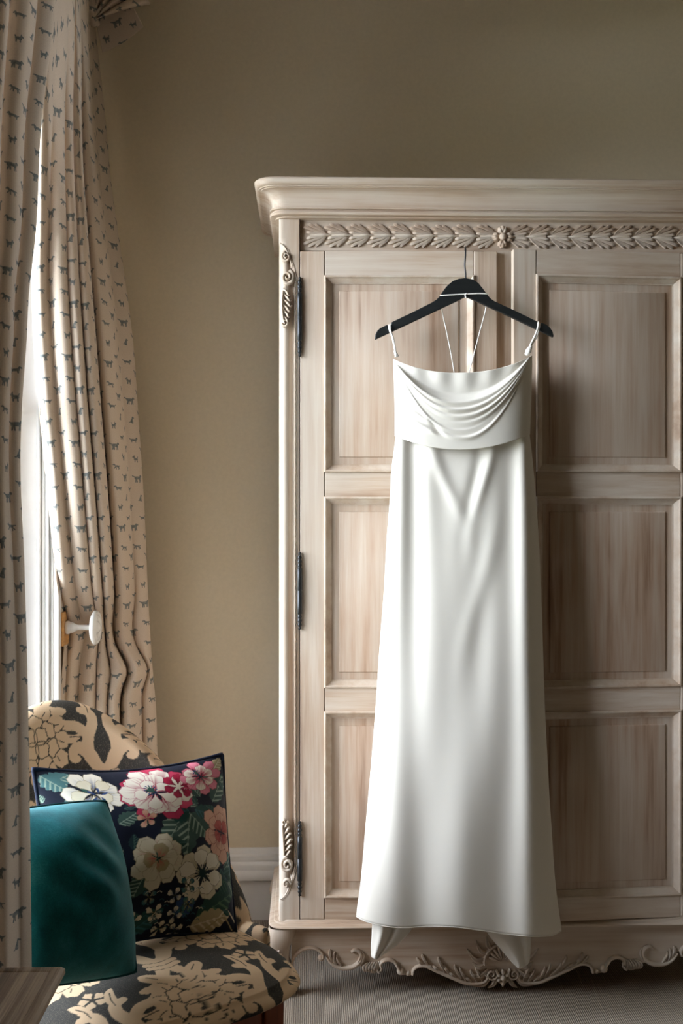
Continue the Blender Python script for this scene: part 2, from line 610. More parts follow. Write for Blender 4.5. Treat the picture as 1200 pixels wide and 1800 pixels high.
# ------------------------------------------------------------------ wardrobe
YF = 2.95                         # face of posts and frieze
XC = .497
XA = W(490, 900, YF)[0]           # left outer edge
XB = 2 * XC - XA
YW = 3.42                         # back of carcass
PX = lambda px, Y=YF: W(px, 900, Y)[0]
PZ = lambda py, Y=YF: CAM_H + (900 - py) * Y * math.cos(YAW) / FPX
mir = lambda x: 2 * XC - x

wd = thing('wardrobe', 'tall limewashed carved wooden wardrobe with two panelled doors', 'wardrobe', (XC, 3.2, 0))
Z_CT = PZ(310.5, 2.895); Z_CB = PZ(382, 2.93)
Z_DT = PZ(441); Z_DB = PZ(1617)
Z_BT = PZ(1619); Z_BB = PZ(1637, 2.925)

m = MB(); m.box(XA + .004, XA + .026, YF + .05, YW, Z_BB, Z_CB + .02)
m.build('side_panel', M['wood_v'], wd, bevel=.002)
m = MB(); m.box(XB - .026, XB - .004, YF + .05, YW, Z_BB, Z_CB + .02)
m.build('side_panel', M['wood_v'], wd, bevel=.002)
m = MB(); m.box(XA + .02, XB - .02, YW - .012, YW, Z_BB - .06, Z_CB + .02)
m.build('back_panel', M['dark_inside'], wd)
m = MB(); m.box(XA + .02, XB - .02, YF + .03, YW - .012, Z_BB + .005, Z_BT - .004)
m.build('bottom_board', M['dark_inside'], wd)


def ring_mould(prof, rad=.03):
    """Front and two returns of a moulding swept round the top/bottom of the carcass. prof: (overhang, z)."""
    G = []
    for o, z in prof:
        x0, x1, y0 = XA - o, XB + o, YF - o
        r = max(rad + o * .35, .006)
        row = [(x0, YW, z), (x0, (y0 + YW) / 2, z)]
        for a in range(0, 7):
            t = a / 6 * PI / 2
            row.append((x0 + r - r * math.cos(t), y0 + r - r * math.sin(t), z))
        row.append(((x0 + x1) / 2, y0, z))
        for a in range(6, -1, -1):
            t = a / 6 * PI / 2
            row.append((x1 - r + r * math.cos(t), y0 + r - r * math.sin(t), z))
        row += [(x1, (y0 + YW) / 2, z), (x1, YW, z)]
        G.append(row)
    G = np.array(G)
    mb = MB(); n = G.shape[1]
    mb.grid(G, flip=True)
    mb.f.append(tuple(range(n))); mb.f.append(tuple(range((len(prof) - 1) * n, len(prof) * n))[::-1])
    return mb


H = Z_CT - Z_CB
cp = [(.050, 1.0), (.058, .99), (.061, .955), (.061, .90), (.058, .83), (.054, .795), (.0505, .79), (.0505, .765), (.0455, .758), (.0455, .738)]
for i in range(10):                              # cove
    t = i / 9
    cp.append((.0445 - .0275 * math.sin(t * PI / 2), .735 - (.735 - .29) * (1 - math.cos(t * PI / 2))))
cp += [(.017, .275), (.0225, .270), (.0235, .25), (.0225, .23), (.0165, .225), (.0165, .20), (.0215, .17), (.0235, .125), (.0215, .08), (.015, .06), (.009, .058), (.009, .02), (.0, .0)]
cp = [(o, Z_CB + H * z) for o, z in cp]
ring_mould(cp).build('cornice', M['wood_h'], wd, angle=32)
hb = Z_BT - Z_BB
bp = [(.002, 1.25), (.004, 1.0), (.012, .97), (.014, .80), (.019, .76), (.024, .62), (.026, .42), (.023, .2), (.014, .06), (.006, 0), (.0, -.02)]
ring_mould([(o, Z_BB + hb * z) for o, z in bp]).build('base_moulding', M['wood_h'], wd, angle=32)

# posts at each side: square blocks, a hollow channel with a rounded column, a bead that arches into the blocks
XP = PX(526)                      # inner edge of the left post
fz = [PZ(y) for y in (383, 440)]
for s in (0, 1):
    fx = (lambda x: x) if s == 0 else mir
    post = MB()
    zt, zb = PZ(455), PZ(1560)
    xk = PX(519)
    # cross-sections (x, y) from outer side round to the inner edge
    sq = [(XA, YF + .05), (XA, YF + .004), (XA + .004, YF), (XA + .012, YF), (XA + .020, YF), (XA + .028, YF), (XA + .036, YF), (xk, YF), (xk + .002, YF), (XP, YF), (XP, YF + .05)]
    colm = [(XA, YF + .05), (XA, YF + .022), (XA + .003, YF + .012), (XA + .010, YF + .004), (XA + .019, YF + .003), (XA + .027, YF + .009), (XA + .033, YF + .015), (xk - .001, YF + .013), (xk + .001, YF), (XP, YF), (XP, YF + .05)]
    sq, colm = np.array(sq), np.array(colm)
    rows = []
    zs = [Z_BT] + list(np.linspace(PZ(1600), PZ(1520), 14)) + list(np.linspace(PZ(1500), PZ(520), 8)) + list(np.linspace(PZ(498), PZ(418), 14)) + [Z_CB]
    for z in zs:
        row = []
        for (xs, ysq), (xc_, yc_) in zip(sq, colm):
            # the recess ends in a quarter arch: deeper near the outer edge
            u = (xc_ - XA) / (xk - XA)
            zz_t = PZ(428) - (PZ(428) - PZ(495)) * max(u, 0) ** 2.2
            zz_b = PZ(1580) + (PZ(1520) - PZ(1580)) * max(u, 0) ** 2.2
            w = 1.0 if zz_b < z < zz_t else 0.0
            if u > 1.0 or u < -.01: w = 1.0
            row.append((fx(xs * (1 - w) + xc_ * w), ysq * (1 - w) + yc_ * w, z))
        rows.append(row)
    post.grid(np.array(rows), flip=(s == 1))
    po = post.build('corner_post', M['wood_v'], wd, angle=50)
    # bead
    bead = MB()
    pt = [(XA + .003, PZ(428))] + [(XA + (xk - XA) * u, PZ(428) - (PZ(428) - PZ(495)) * u ** 2.2) for u in np.linspace(.15, 1, 10)]
    pb = [(XA + (xk - XA) * u, PZ(1580) + (PZ(1520) - PZ(1580)) * u ** 2.2) for u in np.linspace(1, .15, 10)] + [(XA + .003, PZ(1580))]
    pth = np.array(pt + pb); pth[:, 0] = [fx(x) for x in pth[:, 0]]
    bead.relief(pth, .0016, .0028, YF)
    pth2 = pth.copy(); pth2[:, 0] += (.0045 if s == 0 else -.0045)
    bead.relief(pth2[4:-4], .0011, .0018, YF)
    bead.build('post_bead', M['wood_v'], po, smooth=True)
    # carvings on the column: scrolls and a fringed leaf, mirrored top and bottom
    yk = YF + .0025

    def scroll(mb, cx, cy, r, turns, w0, sgn, start=0.0):
        th = np.linspace(0, turns * 2 * PI, int(22 * turns) + 2)
        rr = r * (1 - th / th[-1] * .86)
        P = np.column_stack([cx + rr * np.cos(start + sgn * th) * .86, cy + rr * np.sin(start + sgn * th)])
        P[:, 0] = [fx(x) for x in P[:, 0]]
        ww = w0 * (1 - .55 * th / th[-1])
        mb.relief(P, ww * 1.12, .0075 + .008 * th / th[-1], yk)

    def leaf_fringe(mb, x0, z0, x1, z1, n):
        L = z1 - z0
        for i in range(n):
            t = i / (n - 1)
            bx, bz = x0 + (x1 - x0) * t, z0 + L * t
            w = .021 * (1 - .45 * abs(t - .35) * 1.6)
            P = catmull([(bx - .003, bz - L * .10), (bx + w * .35, bz + L * .02), (bx + w * .75, bz + L * .15), (bx + w * .98, bz + L * .12)], 4)
            P[:, 0] = [fx(x) for x in P[:, 0]]
            mb.relief(P, np.interp(np.linspace(0, 1, len(P)), [0, .4, 1], [.002, .0042, .0018]), np.interp(np.linspace(0, 1, len(P)), [0, .5, 1], [.006, .013, .008]), yk)
        P = catmull([(x0 - .003, z0), (x0 - .005, z0 + L * .5), (x1 - .004, z1), (x1 - .001, z1 + L * .1)], 6)
        P[:, 0] = [fx(x) for x in P[:, 0]]
        mb.relief(P, .0035, .011, yk)

    for part in (0, 1):
        c = MB()
        if part == 0:
            scroll(c, PX(502.5), PZ(452), .0135, 1.6, .0045, 1, PI * .6)
            scroll(c, PX(504.5), PZ(488), .0195, 1.7, .0060, -1, PI * .4)
            leaf_fringe(c, PX(499), PZ(512), PX(500), PZ(560), 6)
            scroll(c, PX(501), PZ(568), .010, 1.2, .004, 1, PI)
        else:
            leaf_fringe(c, PX(501), PZ(1502), PX(499), PZ(1452), 6)
            scroll(c, PX(499), PZ(1443), .007, 1.2, .003, -1, 0)
            scroll(c, PX(504.5), PZ(1519), .0185, 1.8, .0058, 1, PI * .5)
            scroll(c, PX(503), PZ(1553), .0130, .98, .0038, 1, 0)
            dome = [(.0085, 0), (.0080, -.004), (.0055, -.0075), (.0001, -.009)]
            c.lathe(dome, (fx(PX(502.5)), yk - .001, PZ(1553)), 'y', 16)
        c.build('scroll_carving', M['wood_v'], po, smooth=True)

# frieze board with its acanthus chain
fr = MB(); fr.box(XP + .0015, mir(XP) - .0015, YF + .012, YF + .04, Z_DT + .003, Z_CB + .004)
frz = fr.build('frieze', M['wood_h'], wd, bevel=.0015)


def acanthus():
    mb = MB()
    y0 = 0.0
    tips = [((-.040, .008), .0038), ((-.048, .0215), .0044), ((-.035, .0290), .0045), ((-.0165, .0285), .0040)]
    for sg in (1, -1):
        for k, ((tx, tz), w) in enumerate(tips):
            mid = (tx * .30 + .008, tz * .30 + (.001 if k < 2 else .004))
            P = catmull([(.012, sg * .001), (mid[0], sg * mid[1]), (tx * .75 + .002, sg * tz * .80), (tx, sg * tz)], 5)
            n = len(P); u = np.linspace(0, 1, n)
            mb.relief(P, np.interp(u, [0, .35, .8, 1], [.0016, w * .75, w, w * .35]), np.interp(u, [0, .3, .75, 1], [.003, .0065, .0095 - .001 * k, .0045]), y0,
                      [(-1, 0), (-.85, .7), (-.5, .85), (-.2, .55), (0, .95), (.2, .55), (.5, .85), (.85, .7), (1, 0)])
    P = np.column_stack([np.linspace(.024, -.030, 9), np.zeros(9)])
    mb.relief(P, np.interp(np.linspace(0, 1, 9), [0, .4, 1], [.0012, .0055, .004]), np.interp(np.linspace(0, 1, 9), [0, .4, 1], [.002, .008, .005]), y0)
    return mb


leaf_mb = acanthus()
lm = None
x_first = PX(566); pitch = PX(605) - PX(567.6)
zc = PZ(411.5)
n_leaf = 9
right0 = mir(PX(835.5)) - .002
for i in range(n_leaf):
    for s in (0, 1):
        x = x_first + i * pitch * 1.003
        if s: x = mir(x) - .001
        if lm is None:
            leaf = leaf_mb.build('acanthus_leaf', M['wood_h'], None, smooth=True)
            lm = leaf.data
        else:
            leaf = bpy.data.objects.new('acanthus_leaf', lm); COL.objects.link(leaf)
        leaf.parent = frz
        leaf.location = np.array((x, YF + .0125 - .0005 * (i % 2), zc)) - ORG[frz.name]
        leaf.scale = (-1 if s else 1, 1, .98 + .04 * random.random())
        leaf.rotation_euler = (0, random.uniform(-.03, .03), 0)
ro = MB()
cx, cz = XC, PZ(413)
for k in range(4):
    a = k * PI / 2
    for off, w in ((-.35, .0075), (0, .010), (.35, .0075)):
        d = a + off * .9
        P = np.array([(cx + math.cos(d) * r, cz + math.sin(d) * r) for r in np.linspace(.004, .0275 - abs(off) * .006, 8)])
        ro.relief(P, np.interp(np.linspace(0, 1, 8), [0, .6, 1], [.003, w, w * .55]), np.interp(np.linspace(0, 1, 8), [0, .6, 1], [.004, .013, .009]), YF + .012)
ro.lathe([(.0095, 0), (.0095, -.010), (.008, -.0145), (.004, -.0175), (.0001, -.018)], (cx, YF + .012, cz), 'y', 18)
ro.build('flower_rosette', M['wood_h'], frz, smooth=True)

# fixed strip between the two doors
X_L0 = PX(527.2); DW = PX(871, 2.935) - X_L0 + .004
X_R0 = mir(X_L0)
m = MB(); m.box(X_L0 + DW - .03, X_R0 - DW + .03, YF + .001, YF + .03, Z_DB - .004, Z_DT + .003)
m.build('centre_stile', M['wood_v'], wd, bevel=.002)

# doors: stiles, rails, raised panels and mouldings; each stands a little ajar
RAILS = [(441, 485), (829, 874), (1208, 1251), (1577, 1617)]


def door(side, ajar):
    hx = X_L0 if side == 0 else X_R0
    sg = 1 if side == 0 else -1
    ca, sa = math.cos(ajar), math.sin(ajar)

    def place(mb):
        for arr in mb.v:
            u = arr[:, 0].copy(); yy = arr[:, 1].copy()      # u from hinge, y thickness (0 = face, + inward)
            arr[:, 0] = hx + sg * (u * ca - yy * sa * -1 * -1 if False else u * ca + yy * sa)
            arr[:, 1] = YF - u * sa + yy * ca
        if sg < 0:
            mb.f = [f[::-1] for f in mb.f]
        return mb

    zt, zb = PZ(441.5), PZ(1616)
    core = MB(); core.box(.004, DW - .004, .016, .024, zb + .002, zt - .002)
    d = place(core).build('wardrobe_door', M['wood_v'], wd)
    sw, sw2 = .0617, .0590
    for a, b_ in ((0.0, sw), (DW - sw2, DW)):
        st = MB(); st.box(a, b_, 0, .022, zb, zt)
        place(st).build('stile', M['wood_v'], d, bevel=.0022)
    for a, b_ in RAILS:
        ra = MB(); ra.box(sw + .0012, DW - sw2 - .0012, .0008, .022, PZ(b_), PZ(a))
        place(ra).build('rail', M['wood_h'], d, bevel=.0012)
    for k in range(3):
        z1, z0 = PZ(RAILS[k][1] - 1), PZ(RAILS[k + 1][0] + 1)
        x0, x1 = sw - .001, DW - sw2 + .001
        mo = MB()
        mo.rect_loft(x0, x1, z0, z1, [(0, .004), (0, -.0045), (.002, -.0062), (.0045, -.0062), (.0062, -.0045), (.0068, -.0015), (.0078, -.0005), (.0125, .0025), (.0165, .0072), (.018, .0078), (.020, .0078), (.020, .0100)], 0, cap=False)
        place(mo).build('panel_moulding', M['wood_m'], d, angle=30)
        pn = MB()
        pn.rect_loft(x0, x1, z0, z1, [(.015, .0105), (.0375, .0105), (.0390, .0078), (.0410, .0070)], 0, cap=True)
        place(pn).build('panel', M['wood_p'], d, angle=25)
    for a, b_ in ((487, 628), (970, 1107), (1442, 1575)):
        h = MB()
        zt_, zb_ = PZ(a), PZ(b_)
        L = zt_ - zb_
        prof = [(.0001, 0)]
        half = [(.0022, .004), (.0038, .016), (.0025, .03), (.0030, .045), (.0048, .060), (.0052, .072), (.0036, .088), (.0032, .096), (.0052, .112), (.0058, .126), (.0042, .142), (.0036, .150), (.0050, .163), (.0052, .176), (.0040, .190), (.0042, .205), (.0062, .210), (.0064, .30), (.0064, .492), (.0058, .496)]
        prof += [(r, t * L) for r, t in half]
        prof += [(r, L - t * L) for r, t in half[::-1]] + [(.0001, L)]
        h.lathe(prof, (hx - sg * .0008, YF - .0045, zb_), 'z', 14)
        ho = h.build('hinge', M['iron'], d, smooth=True)
        ho['label'] = 'slim black finial hinge'
    return d


door(0, math.radians(1.7))
door(1, math.radians(4.6))

# apron: scalloped board under the base moulding with carved edge
YA = YF + .008
ap = [(512, 1698), (516, 1684), (524, 1673), (535, 1667), (546, 1665.5), (558, 1669), (567, 1677), (572, 1681), (581, 1695), (596, 1703), (614, 1703), (628, 1698),
      (638, 1700), (645, 1708), (655, 1711), (663, 1705), (667, 1694), (672, 1688), (681, 1686), (690, 1690), (695, 1699), (700, 1712), (710, 1714), (720, 1714), (723, 1706), (731, 1699), (744, 1698.5), (764, 1708), (790, 1720), (812, 1729), (830, 1731), (846, 1728), (857, 1719.5), (866, 1725), (877, 1731)]
apw = [(W(x, y, YA)[0], W(x, y, YA)[2]) for x, y in ap]
apc = catmull(apw, 4)
dx = XC - apc[-1][0]
apc[:, 0] += (apc[:, 0] - apc[0, 0]) / (apc[-1, 0] - apc[0, 0]) * dx
full = np.vstack([apc, np.column_stack([mir(apc[::-1][1:, 0]), apc[::-1][1:, 1]])])
aprn = MB()
nf = len(full)
top = np.column_stack([full[:, 0], np.full(nf, Z_BB + .002)])
Gf = []
for yy, src in ((YA, top), (YA, full), (YA + .022, full), (YA + .022, top)):
    Gf.append(np.column_stack([src[:, 0], np.full(nf, yy), src[:, 1]]))
Gf[0][:, 1] = YA - .000
aprn.grid(np.array(Gf), close_v=True, flip=True)
apo = aprn.build('apron', M['wood_h'], wd)


def place_ap(p, s):
    p = np.asarray(p, float)
    q = np.array([(W(x, y, YA)[0], W(x, y, YA)[2]) for x, y in p])
    q[:, 0] += (q[:, 0] - apw[0][0]) / (apw[-1][0] - apw[0][0]) * dx
    if s: q[:, 0] = mir(q[:, 0])
    return q


for s in (0, 1):
    c = MB()
    # rim C-scrolls along the scallops
    for seg_, w in (((512, 1698), (516, 1684), (524, 1673), (535, 1667), (546, 1665.5), (558, 1669), (566, 1677), (566, 1684)), 3.0), \
                   (((573, 1681), (582, 1693), (596, 1700.5), (614, 1700.5), (626, 1694), (633, 1683), (630, 1673), (622, 1669), (616, 1673)), 3.6), \
                   (((667, 1700), (666, 1693), (672, 1688), (681, 1686.5), (690, 1690), (695, 1698), (700, 1706)), 3.0), \
                   (((721, 1713), (723, 1704), (731, 1698), (744, 1697.5), (764, 1706.5), (790, 1718), (812, 1727), (830, 1729), (844, 1726), (850, 1718), (846, 1711)), 3.0):
        P = catmull(place_ap(seg_, s), 5)
        u = np.linspace(0, 1, len(P))
        c.relief(P, w * .00142 * (.75 + .5 * np.sin(u * PI)), .009, YA)
    c.build('scroll_bead', M['wood_h'], apo, smooth=True)
    for bx, by, r in ((563, 1684, 6.2), (701, 1707, 7.5), (714, 1711, 5)):
        q = place_ap([(bx, by)], s)[0]
        d = MB(); R = r * .00143
        d.lathe([(R * math.cos(t), -R * math.sin(t)) for t in np.linspace(-.6, PI / 2 - .01, 9)], (q[0], YA + .002, q[1]), 'y', 16)
        d.build('carved_bead', M['wood_h'], apo, smooth=True)
    # small acanthus sprays
    def spray(mb, path, w):
        P = catmull(place_ap(path, s), 5); u = np.linspace(0, 1, len(P))
        mb.relief(P, w * .00142 * np.interp(u, [0, .4, .8, 1], [.45, 1, .8, .2]), np.interp(u, [0, .5, 1], [.005, .011, .004]), YA,
                  [(-1, 0), (-.8, .7), (-.45, .85), (0, .6), (.45, .95), (.8, .7), (1, 0)])

    def sprays(items):
        for path, w in items:
            mb = MB(); spray(mb, path, w)
            mb.build('carved_leaf', M['wood_h'], apo, smooth=True)
    sprays([([(586, 1697), (581, 1686), (578, 1676), (579, 1668)], 3.2),
            ([(592, 1699), (587, 1690), (585, 1680), (587, 1672)], 2.6),
            ([(600, 1700), (595, 1692), (590, 1684), (591, 1678)], 2.2),
            ([(620, 1698), (629, 1688), (632, 1677), (628, 1670)], 2.8),
            ([(624, 1697), (634, 1690), (637, 1680), (634, 1671)], 2.4)])
    sprays([([(660 - a * 4, 1691), (656 - a * 5, 1698), (654 - a * 4, 1705), (656 - a * 3, 1710 - a)], 2.4) for a in range(5)])
    sprays([([(664, 1690), (659, 1700), (663, 1708), (668, 1702), (665, 1696)], 2.4)])
    its = []
    for a in range(12):
        x = 735 + a * 9.3
        y = np.interp(x, [735, 764, 790, 812, 835], [1699, 1708, 1719, 1727, 1727])
        hgt = 17 + 9 * math.sin(a * 1.9) + 5 * (a > 3)
        its.append(([(x + 5, y - 1), (x + 1, y - hgt * .4), (x - 5, y - hgt * .75), (x - 6, y - hgt)], 3.0))
    sprays(its)
# central cartouche: shell, side leaves and pendant
ca = MB()
q0 = (XC, W(876, 1690, YA)[2])
px_ = .00143
for a in np.linspace(-70, 70, 9):
    t = math.radians(a)
    P = np.array([(q0[0] + math.sin(t) * r * px_, q0[1] + math.cos(t) * r * px_) for r in np.linspace(3, 30 - abs(a) * .05, 7)])
    ca.relief(P, np.interp(np.linspace(0, 1, 7), [0, .8, 1], [.0014, .0048, .003]), np.interp(np.linspace(0, 1, 7), [0, .7, 1], [.006, .012, .007]), YA)
th = np.linspace(-100, 100, 24)
P = np.array([(q0[0] + math.sin(math.radians(a)) * 33 * px_, q0[1] + math.cos(math.radians(a)) * 31 * px_) for a in th])
ca.relief(P, .0036, .009, YA)
for sx in (-1, 1):
    for k in range(7):
        t = math.radians(sx * (38 + k * 20)); L = 25 + 7 * ((k * 37) % 3)
        bx, bz = q0[0] + math.sin(t) * 30 * px_, q0[1] + math.cos(t) * 28 * px_
        P = catmull([(bx, bz), (bx + math.sin(t) * L * .5 * px_, bz + math.cos(t + sx * .3) * L * .5 * px_), (bx + math.sin(t - sx * .25) * L * px_, bz + math.cos(t - sx * .25) * L * px_)], 5)
        u = np.linspace(0, 1, len(P))
        ca.relief(P, np.interp(u, [0, .5, 1], [.003, .0065, .0012]), np.interp(u, [0, .5, 1], [.006, .010, .003]), YA, [(-1, 0), (-.8, .7), (-.4, .9), (0, .5), (.4, .9), (.8, .7), (1, 0)])
    th = np.linspace(0, 1.4 * 2 * PI, 26); rr = 11 * px_ * (1 - th / th[-1] * .8)
    P = np.column_stack([q0[0] + sx * (20 * px_ + rr * np.cos(th + 2.2)), q0[1] - 22 * px_ + rr * np.sin(th + 2.2)])
    ca.relief(P, .0034, .010, YA)
for k in range(6):
    t = k * PI / 3
    P = np.array([(q0[0] + math.sin(t) * r * px_, q0[1] - 27 * px_ + math.cos(t) * r * px_) for r in np.linspace(2, 14 if k != 3 else 17, 6)])
    ca.relief(P, np.interp(np.linspace(0, 1, 6), [0, .6, 1], [.002, .0065, .002]), np.interp(np.linspace(0, 1, 6), [0, .6, 1], [.008, .013, .005]), YA)
ca.lathe([(.007, 0), (.007, -.012), (.004, -.017), (.0001, -.018)], (q0[0], YA, q0[1] - 27 * px_), 'y', 12)
ca.build('shell_cartouche', M['wood_h'], apo, smooth=True)

# cabriole legs
for s in (0, 1):
    for rear in (0, 1):
        lg = MB()
        pts = [(497, 1640, 24), (492, 1658, 25), (487, 1676, 23), (491, 1694, 18), (501, 1712, 14), (508, 1730, 12.5), (508, 1745, 14), (505, 1757, 15)]
        P = []
        for x, y, r in pts:
            w = W(x, y, YF + .02)
            P.append((w[0], w[2], r * .00143))
        P = catmull(P, 5)
        n = len(P)
        rings = []
        for x, z, r in P:
            yy = YF + .022 - (r - .018) * .6
            if rear: yy = YW - .03
            ring = []
            for a in range(16):
                t = a / 16 * 2 * PI
                c_, s_ = math.cos(t), math.sin(t)
                ex = lambda v: math.copysign(abs(v) ** .7, v)
                ring.append(((mir(x) if s else x) + r * ex(c_), yy + r * .95 * ex(s_), z))
            rings.append(ring)
        rings = np.array(rings)
        zmin = rings[-1, :, 2].mean()
        rings[:, :, 2] = Z_BB + .002 - (rings[0, :, 2].mean() - rings[:, :, 2]) * ((Z_BB + .002) / (rings[0, 0, 2] - zmin))
        lg.grid(rings, close_u=True)
        lg.f.append(tuple(lg.n - 16 + k for k in range(16)))
        leg = lg.build('cabriole_leg', M['wood_v'], wd, smooth=True)
        if not rear:
            sc = MB()
            fxx = mir if s else (lambda x: x)
            th = np.linspace(0, 1.5 * 2 * PI, 30); rr = .0135 * (1 - th / th[-1] * .8)
            w = W(509, 1741, YF)
            sc.relief(np.column_stack([[fxx(x) for x in (w[0] + rr * np.cos(th + 1.5) * .7)], w[2] + rr * np.sin(th + 1.5)]), .003, .007, YF - .002)
            sc.build('foot_scroll', M['wood_v'], leg, smooth=True)
            sc = MB()
            w = W(484, 1675, YF)
            for k in range(5):
                t = math.radians(-130 + k * 45)
                Pk = np.array([(fxx(w[0] + math.cos(t) * r), w[2] + math.sin(t) * r) for r in np.linspace(.001, .017, 6)])
                sc.relief(Pk, np.interp(np.linspace(0, 1, 6), [0, .6, 1], [.002, .006, .003]), .010, YF - .012)
            sc.build('knee_carving', M['wood_v'], leg, smooth=True)

# ------------------------------------------------------------------ hanger
YH = 2.868
hang = thing('clothes_hanger', 'black wooden clothes hanger hooked over the left wardrobe door', 'hanger', tuple(W(818, 520, YH)))
ho = [(658.6, 597.6), (659.5, 588), (663, 581.5), (668, 577), (680.5, 571.2), (681.3, 575), (682.2, 579.5), (684.8, 580.5), (687.2, 577), (687.4, 567), (720, 551.5), (757, 533),
      (766, 527.5), (772, 521.5), (778, 512), (785, 503), (795, 494.5), (806, 490.5), (818, 489.5), (830, 491.5), (840, 498), (848, 508), (856, 519), (861, 525), (868, 530), (905, 547), (943, 565.5),
      (943.6, 573.5), (945.6, 577.5), (948.2, 577), (949.6, 573), (950.5, 567.6), (959, 571), (966, 577), (970, 583), (971.8, 590), (971.5, 593.6), (900, 559), (823, 524), (820.5, 522.3), (817, 522.5), (800, 531)]
hp = [(W(x, y, YH)[0], W(x, y, YH)[2]) for x, y in ho]
b = MB(); b.prism(hp, YH - .0065, YH + .0065)
b.build('hanger_body', M['hanger'], hang, bevel=.002, seg=3)
hk = [W(818, 494, YH), W(818, 480, YH), W(816.6, 466, YH), W(817.6, 452, YH), W(818, 442, YH), W(817.8, 437, YH + .006), W(817.5, 435, YH + .02), W(817.5, 434.6, YH + .04), W(817.5, 435, YH + .065),
      W(817.5, 437.5, YH + .082), W(817.5, 444, YH + .089), W(817.5, 451, YH + .09)]
b = MB(); b.tube(catmull(hk, 5), .0021, 10)
b.build('hook', M['iron'], hang, smooth=True)

# ------------------------------------------------------------------ dress
YD = 2.872
dress = thing('wedding_dress', 'long ivory crepe wedding dress with draped cowl bodice on a black hanger', 'dress', tuple(W(812, 1700, YD)))
# bodice
NV, NU = 110, 150
v = np.linspace(0, 1, NV)[:, None]; th = np.linspace(PI, 0, NU)[None, :]
c = np.cos(th); nrm = np.sign(c) * np.abs(c) ** .86
sn = np.sin(th)
yl = 628 + 27 * (1 - np.abs(nrm) ** 2.3) - 3 * nrm
yb = 765 + 25.5 * (1 - np.abs(nrm) ** 2) - 1.5 * nrm
py = yl + (yb - yl) * v
pl = smooth_interp(py, [600, 628, 700, 770, 800], [691.5, 691.5, 693.5, 694, 694])
pr = smooth_interp(py, [600, 620, 700, 770, 800], [934.5, 934.5, 933, 930.5, 930])
pxx = (pl + pr) / 2 + (pr - pl) / 2 * nrm
den = np.maximum(1 - np.abs(nrm) ** 2.2, .10)
tilt = 6 * nrm
S = (py - 628 + tilt) / den
fade = (1 - np.abs(nrm) ** 5)
drape = .014 * smoothstep(62, 79, S)
for s0, amp, w in ((78, .0100, 4.5), (91, .0070, 4.0), (104, .0060, 4.5), (117, .0065, 4.5), (129, .0050, 4.2), (139, .0035, 3.6)):
    dS = S - s0 - 2.5 * np.sin(nrm * 2.3 + s0)
    amp = amp * (.62 + .5 * np.sin(nrm * 2.1 + s0 * .37))
    drape = drape + amp * np.where(dS < 0, np.exp(-(dS / (w * .55)) ** 2), np.exp(-(dS / (w * 1.5)) ** 2))
drape = drape + .002 * np.sin(nrm * 17 + 1) * (S < 64) * np.exp(-((S - 35) / 22) ** 2)
# crease dimples at the left
pinch = np.exp(-((pxx - 770 + (py - 757) * -.9) / 5) ** 2 - ((py - 750) / 12) ** 2)
drape = drape - .006 * pinch + .004 * np.exp(-((py - (735 + (pxx - 715) * .52)) / 4) ** 2) * smoothstep(700, 715, pxx) * (1 - smoothstep(755, 772, pxx))
drape = drape + .004 * np.exp(-((py - (712 + (pxx - 705) * .62)) / 4) ** 2) * smoothstep(700, 712, pxx) * (1 - smoothstep(750, 768, pxx))
drape = drape * fade
Yb = YD - .047 * sn ** .5 - drape * (sn > .02)
front = WA(pxx, py, np.broadcast_to(Yb, pxx.shape))
back_px = (pl + pr) / 2 + (pr - pl) / 2 * nrm[:, ::-1]
pyb = np.maximum(py, 650 + 0 * py)
pyb = 662 + (np.broadcast_to(yb, py.shape) - 662) * v
back = WA(back_px, pyb, YD + .024 * sn ** .6 + 0 * pyb)
# join the shoulders: back edges rise to meet the front
e = np.abs(nrm[:, ::-1]) ** 8
pyb = pyb * (1 - e) + (yl[:, ::-1] + (yb[:, ::-1] - yl[:, ::-1]) * v) * e
back = WA(back_px, pyb, YD + .024 * sn ** .6 + 0 * pyb)
b = MB(); b.grid(np.concatenate([front, back[:, 1:-1]], 1), close_u=True, flip=True)
bod = b.build('bodice', M['dress'], dress, smooth=True, solid=.0018)

# skirt
NV, NU = 200, 170
vv = np.linspace(0, 1, NV)[:, None]
th = np.linspace(PI, 0, NU)[None, :]
c = np.cos(th); nrm = np.sign(c) * np.abs(c) ** .8; sn = np.sin(th)
fu = (nrm + 1) / 2
hem = smooth_interp(fu, [0, .03, .08, .2, .36, .5, .62, .76, .9, .97, 1], [1611, 1617, 1623, 1630.5, 1628, 1630, 1636, 1643, 1645.5, 1642, 1636])
ytop = 756 + 25 * (1 - np.abs(nrm) ** 2)
py = ytop + (hem - ytop) * vv
pl = smooth_interp(py, [740, 765, 790, 830, 870, 950, 1040, 1130, 1250, 1350, 1450, 1560, 1605, 1650], [698, 696, 701 - 8, 690 - 2, 686, 680, 675, 668, 660, 652, 643, 633, 627, 626])
pr = smooth_interp(py, [740, 765, 790, 830, 870, 950, 1040, 1130, 1250, 1350, 1450, 1560, 1638, 1660], [929, 930, 933, 937, 940.5, 946, 950, 953, 957, 962, 968, 976, 986, 988])
pxx = (pl + pr) / 2 + (pr - pl) / 2 * nrm
g = (py - 770) / 870.0                                  # 0 waist .. 1 hem
gg = np.clip(g, 0, 1)
Bf = .034 + .062 * gg ** .7
shape = sn ** .62
Y = YD - Bf * shape
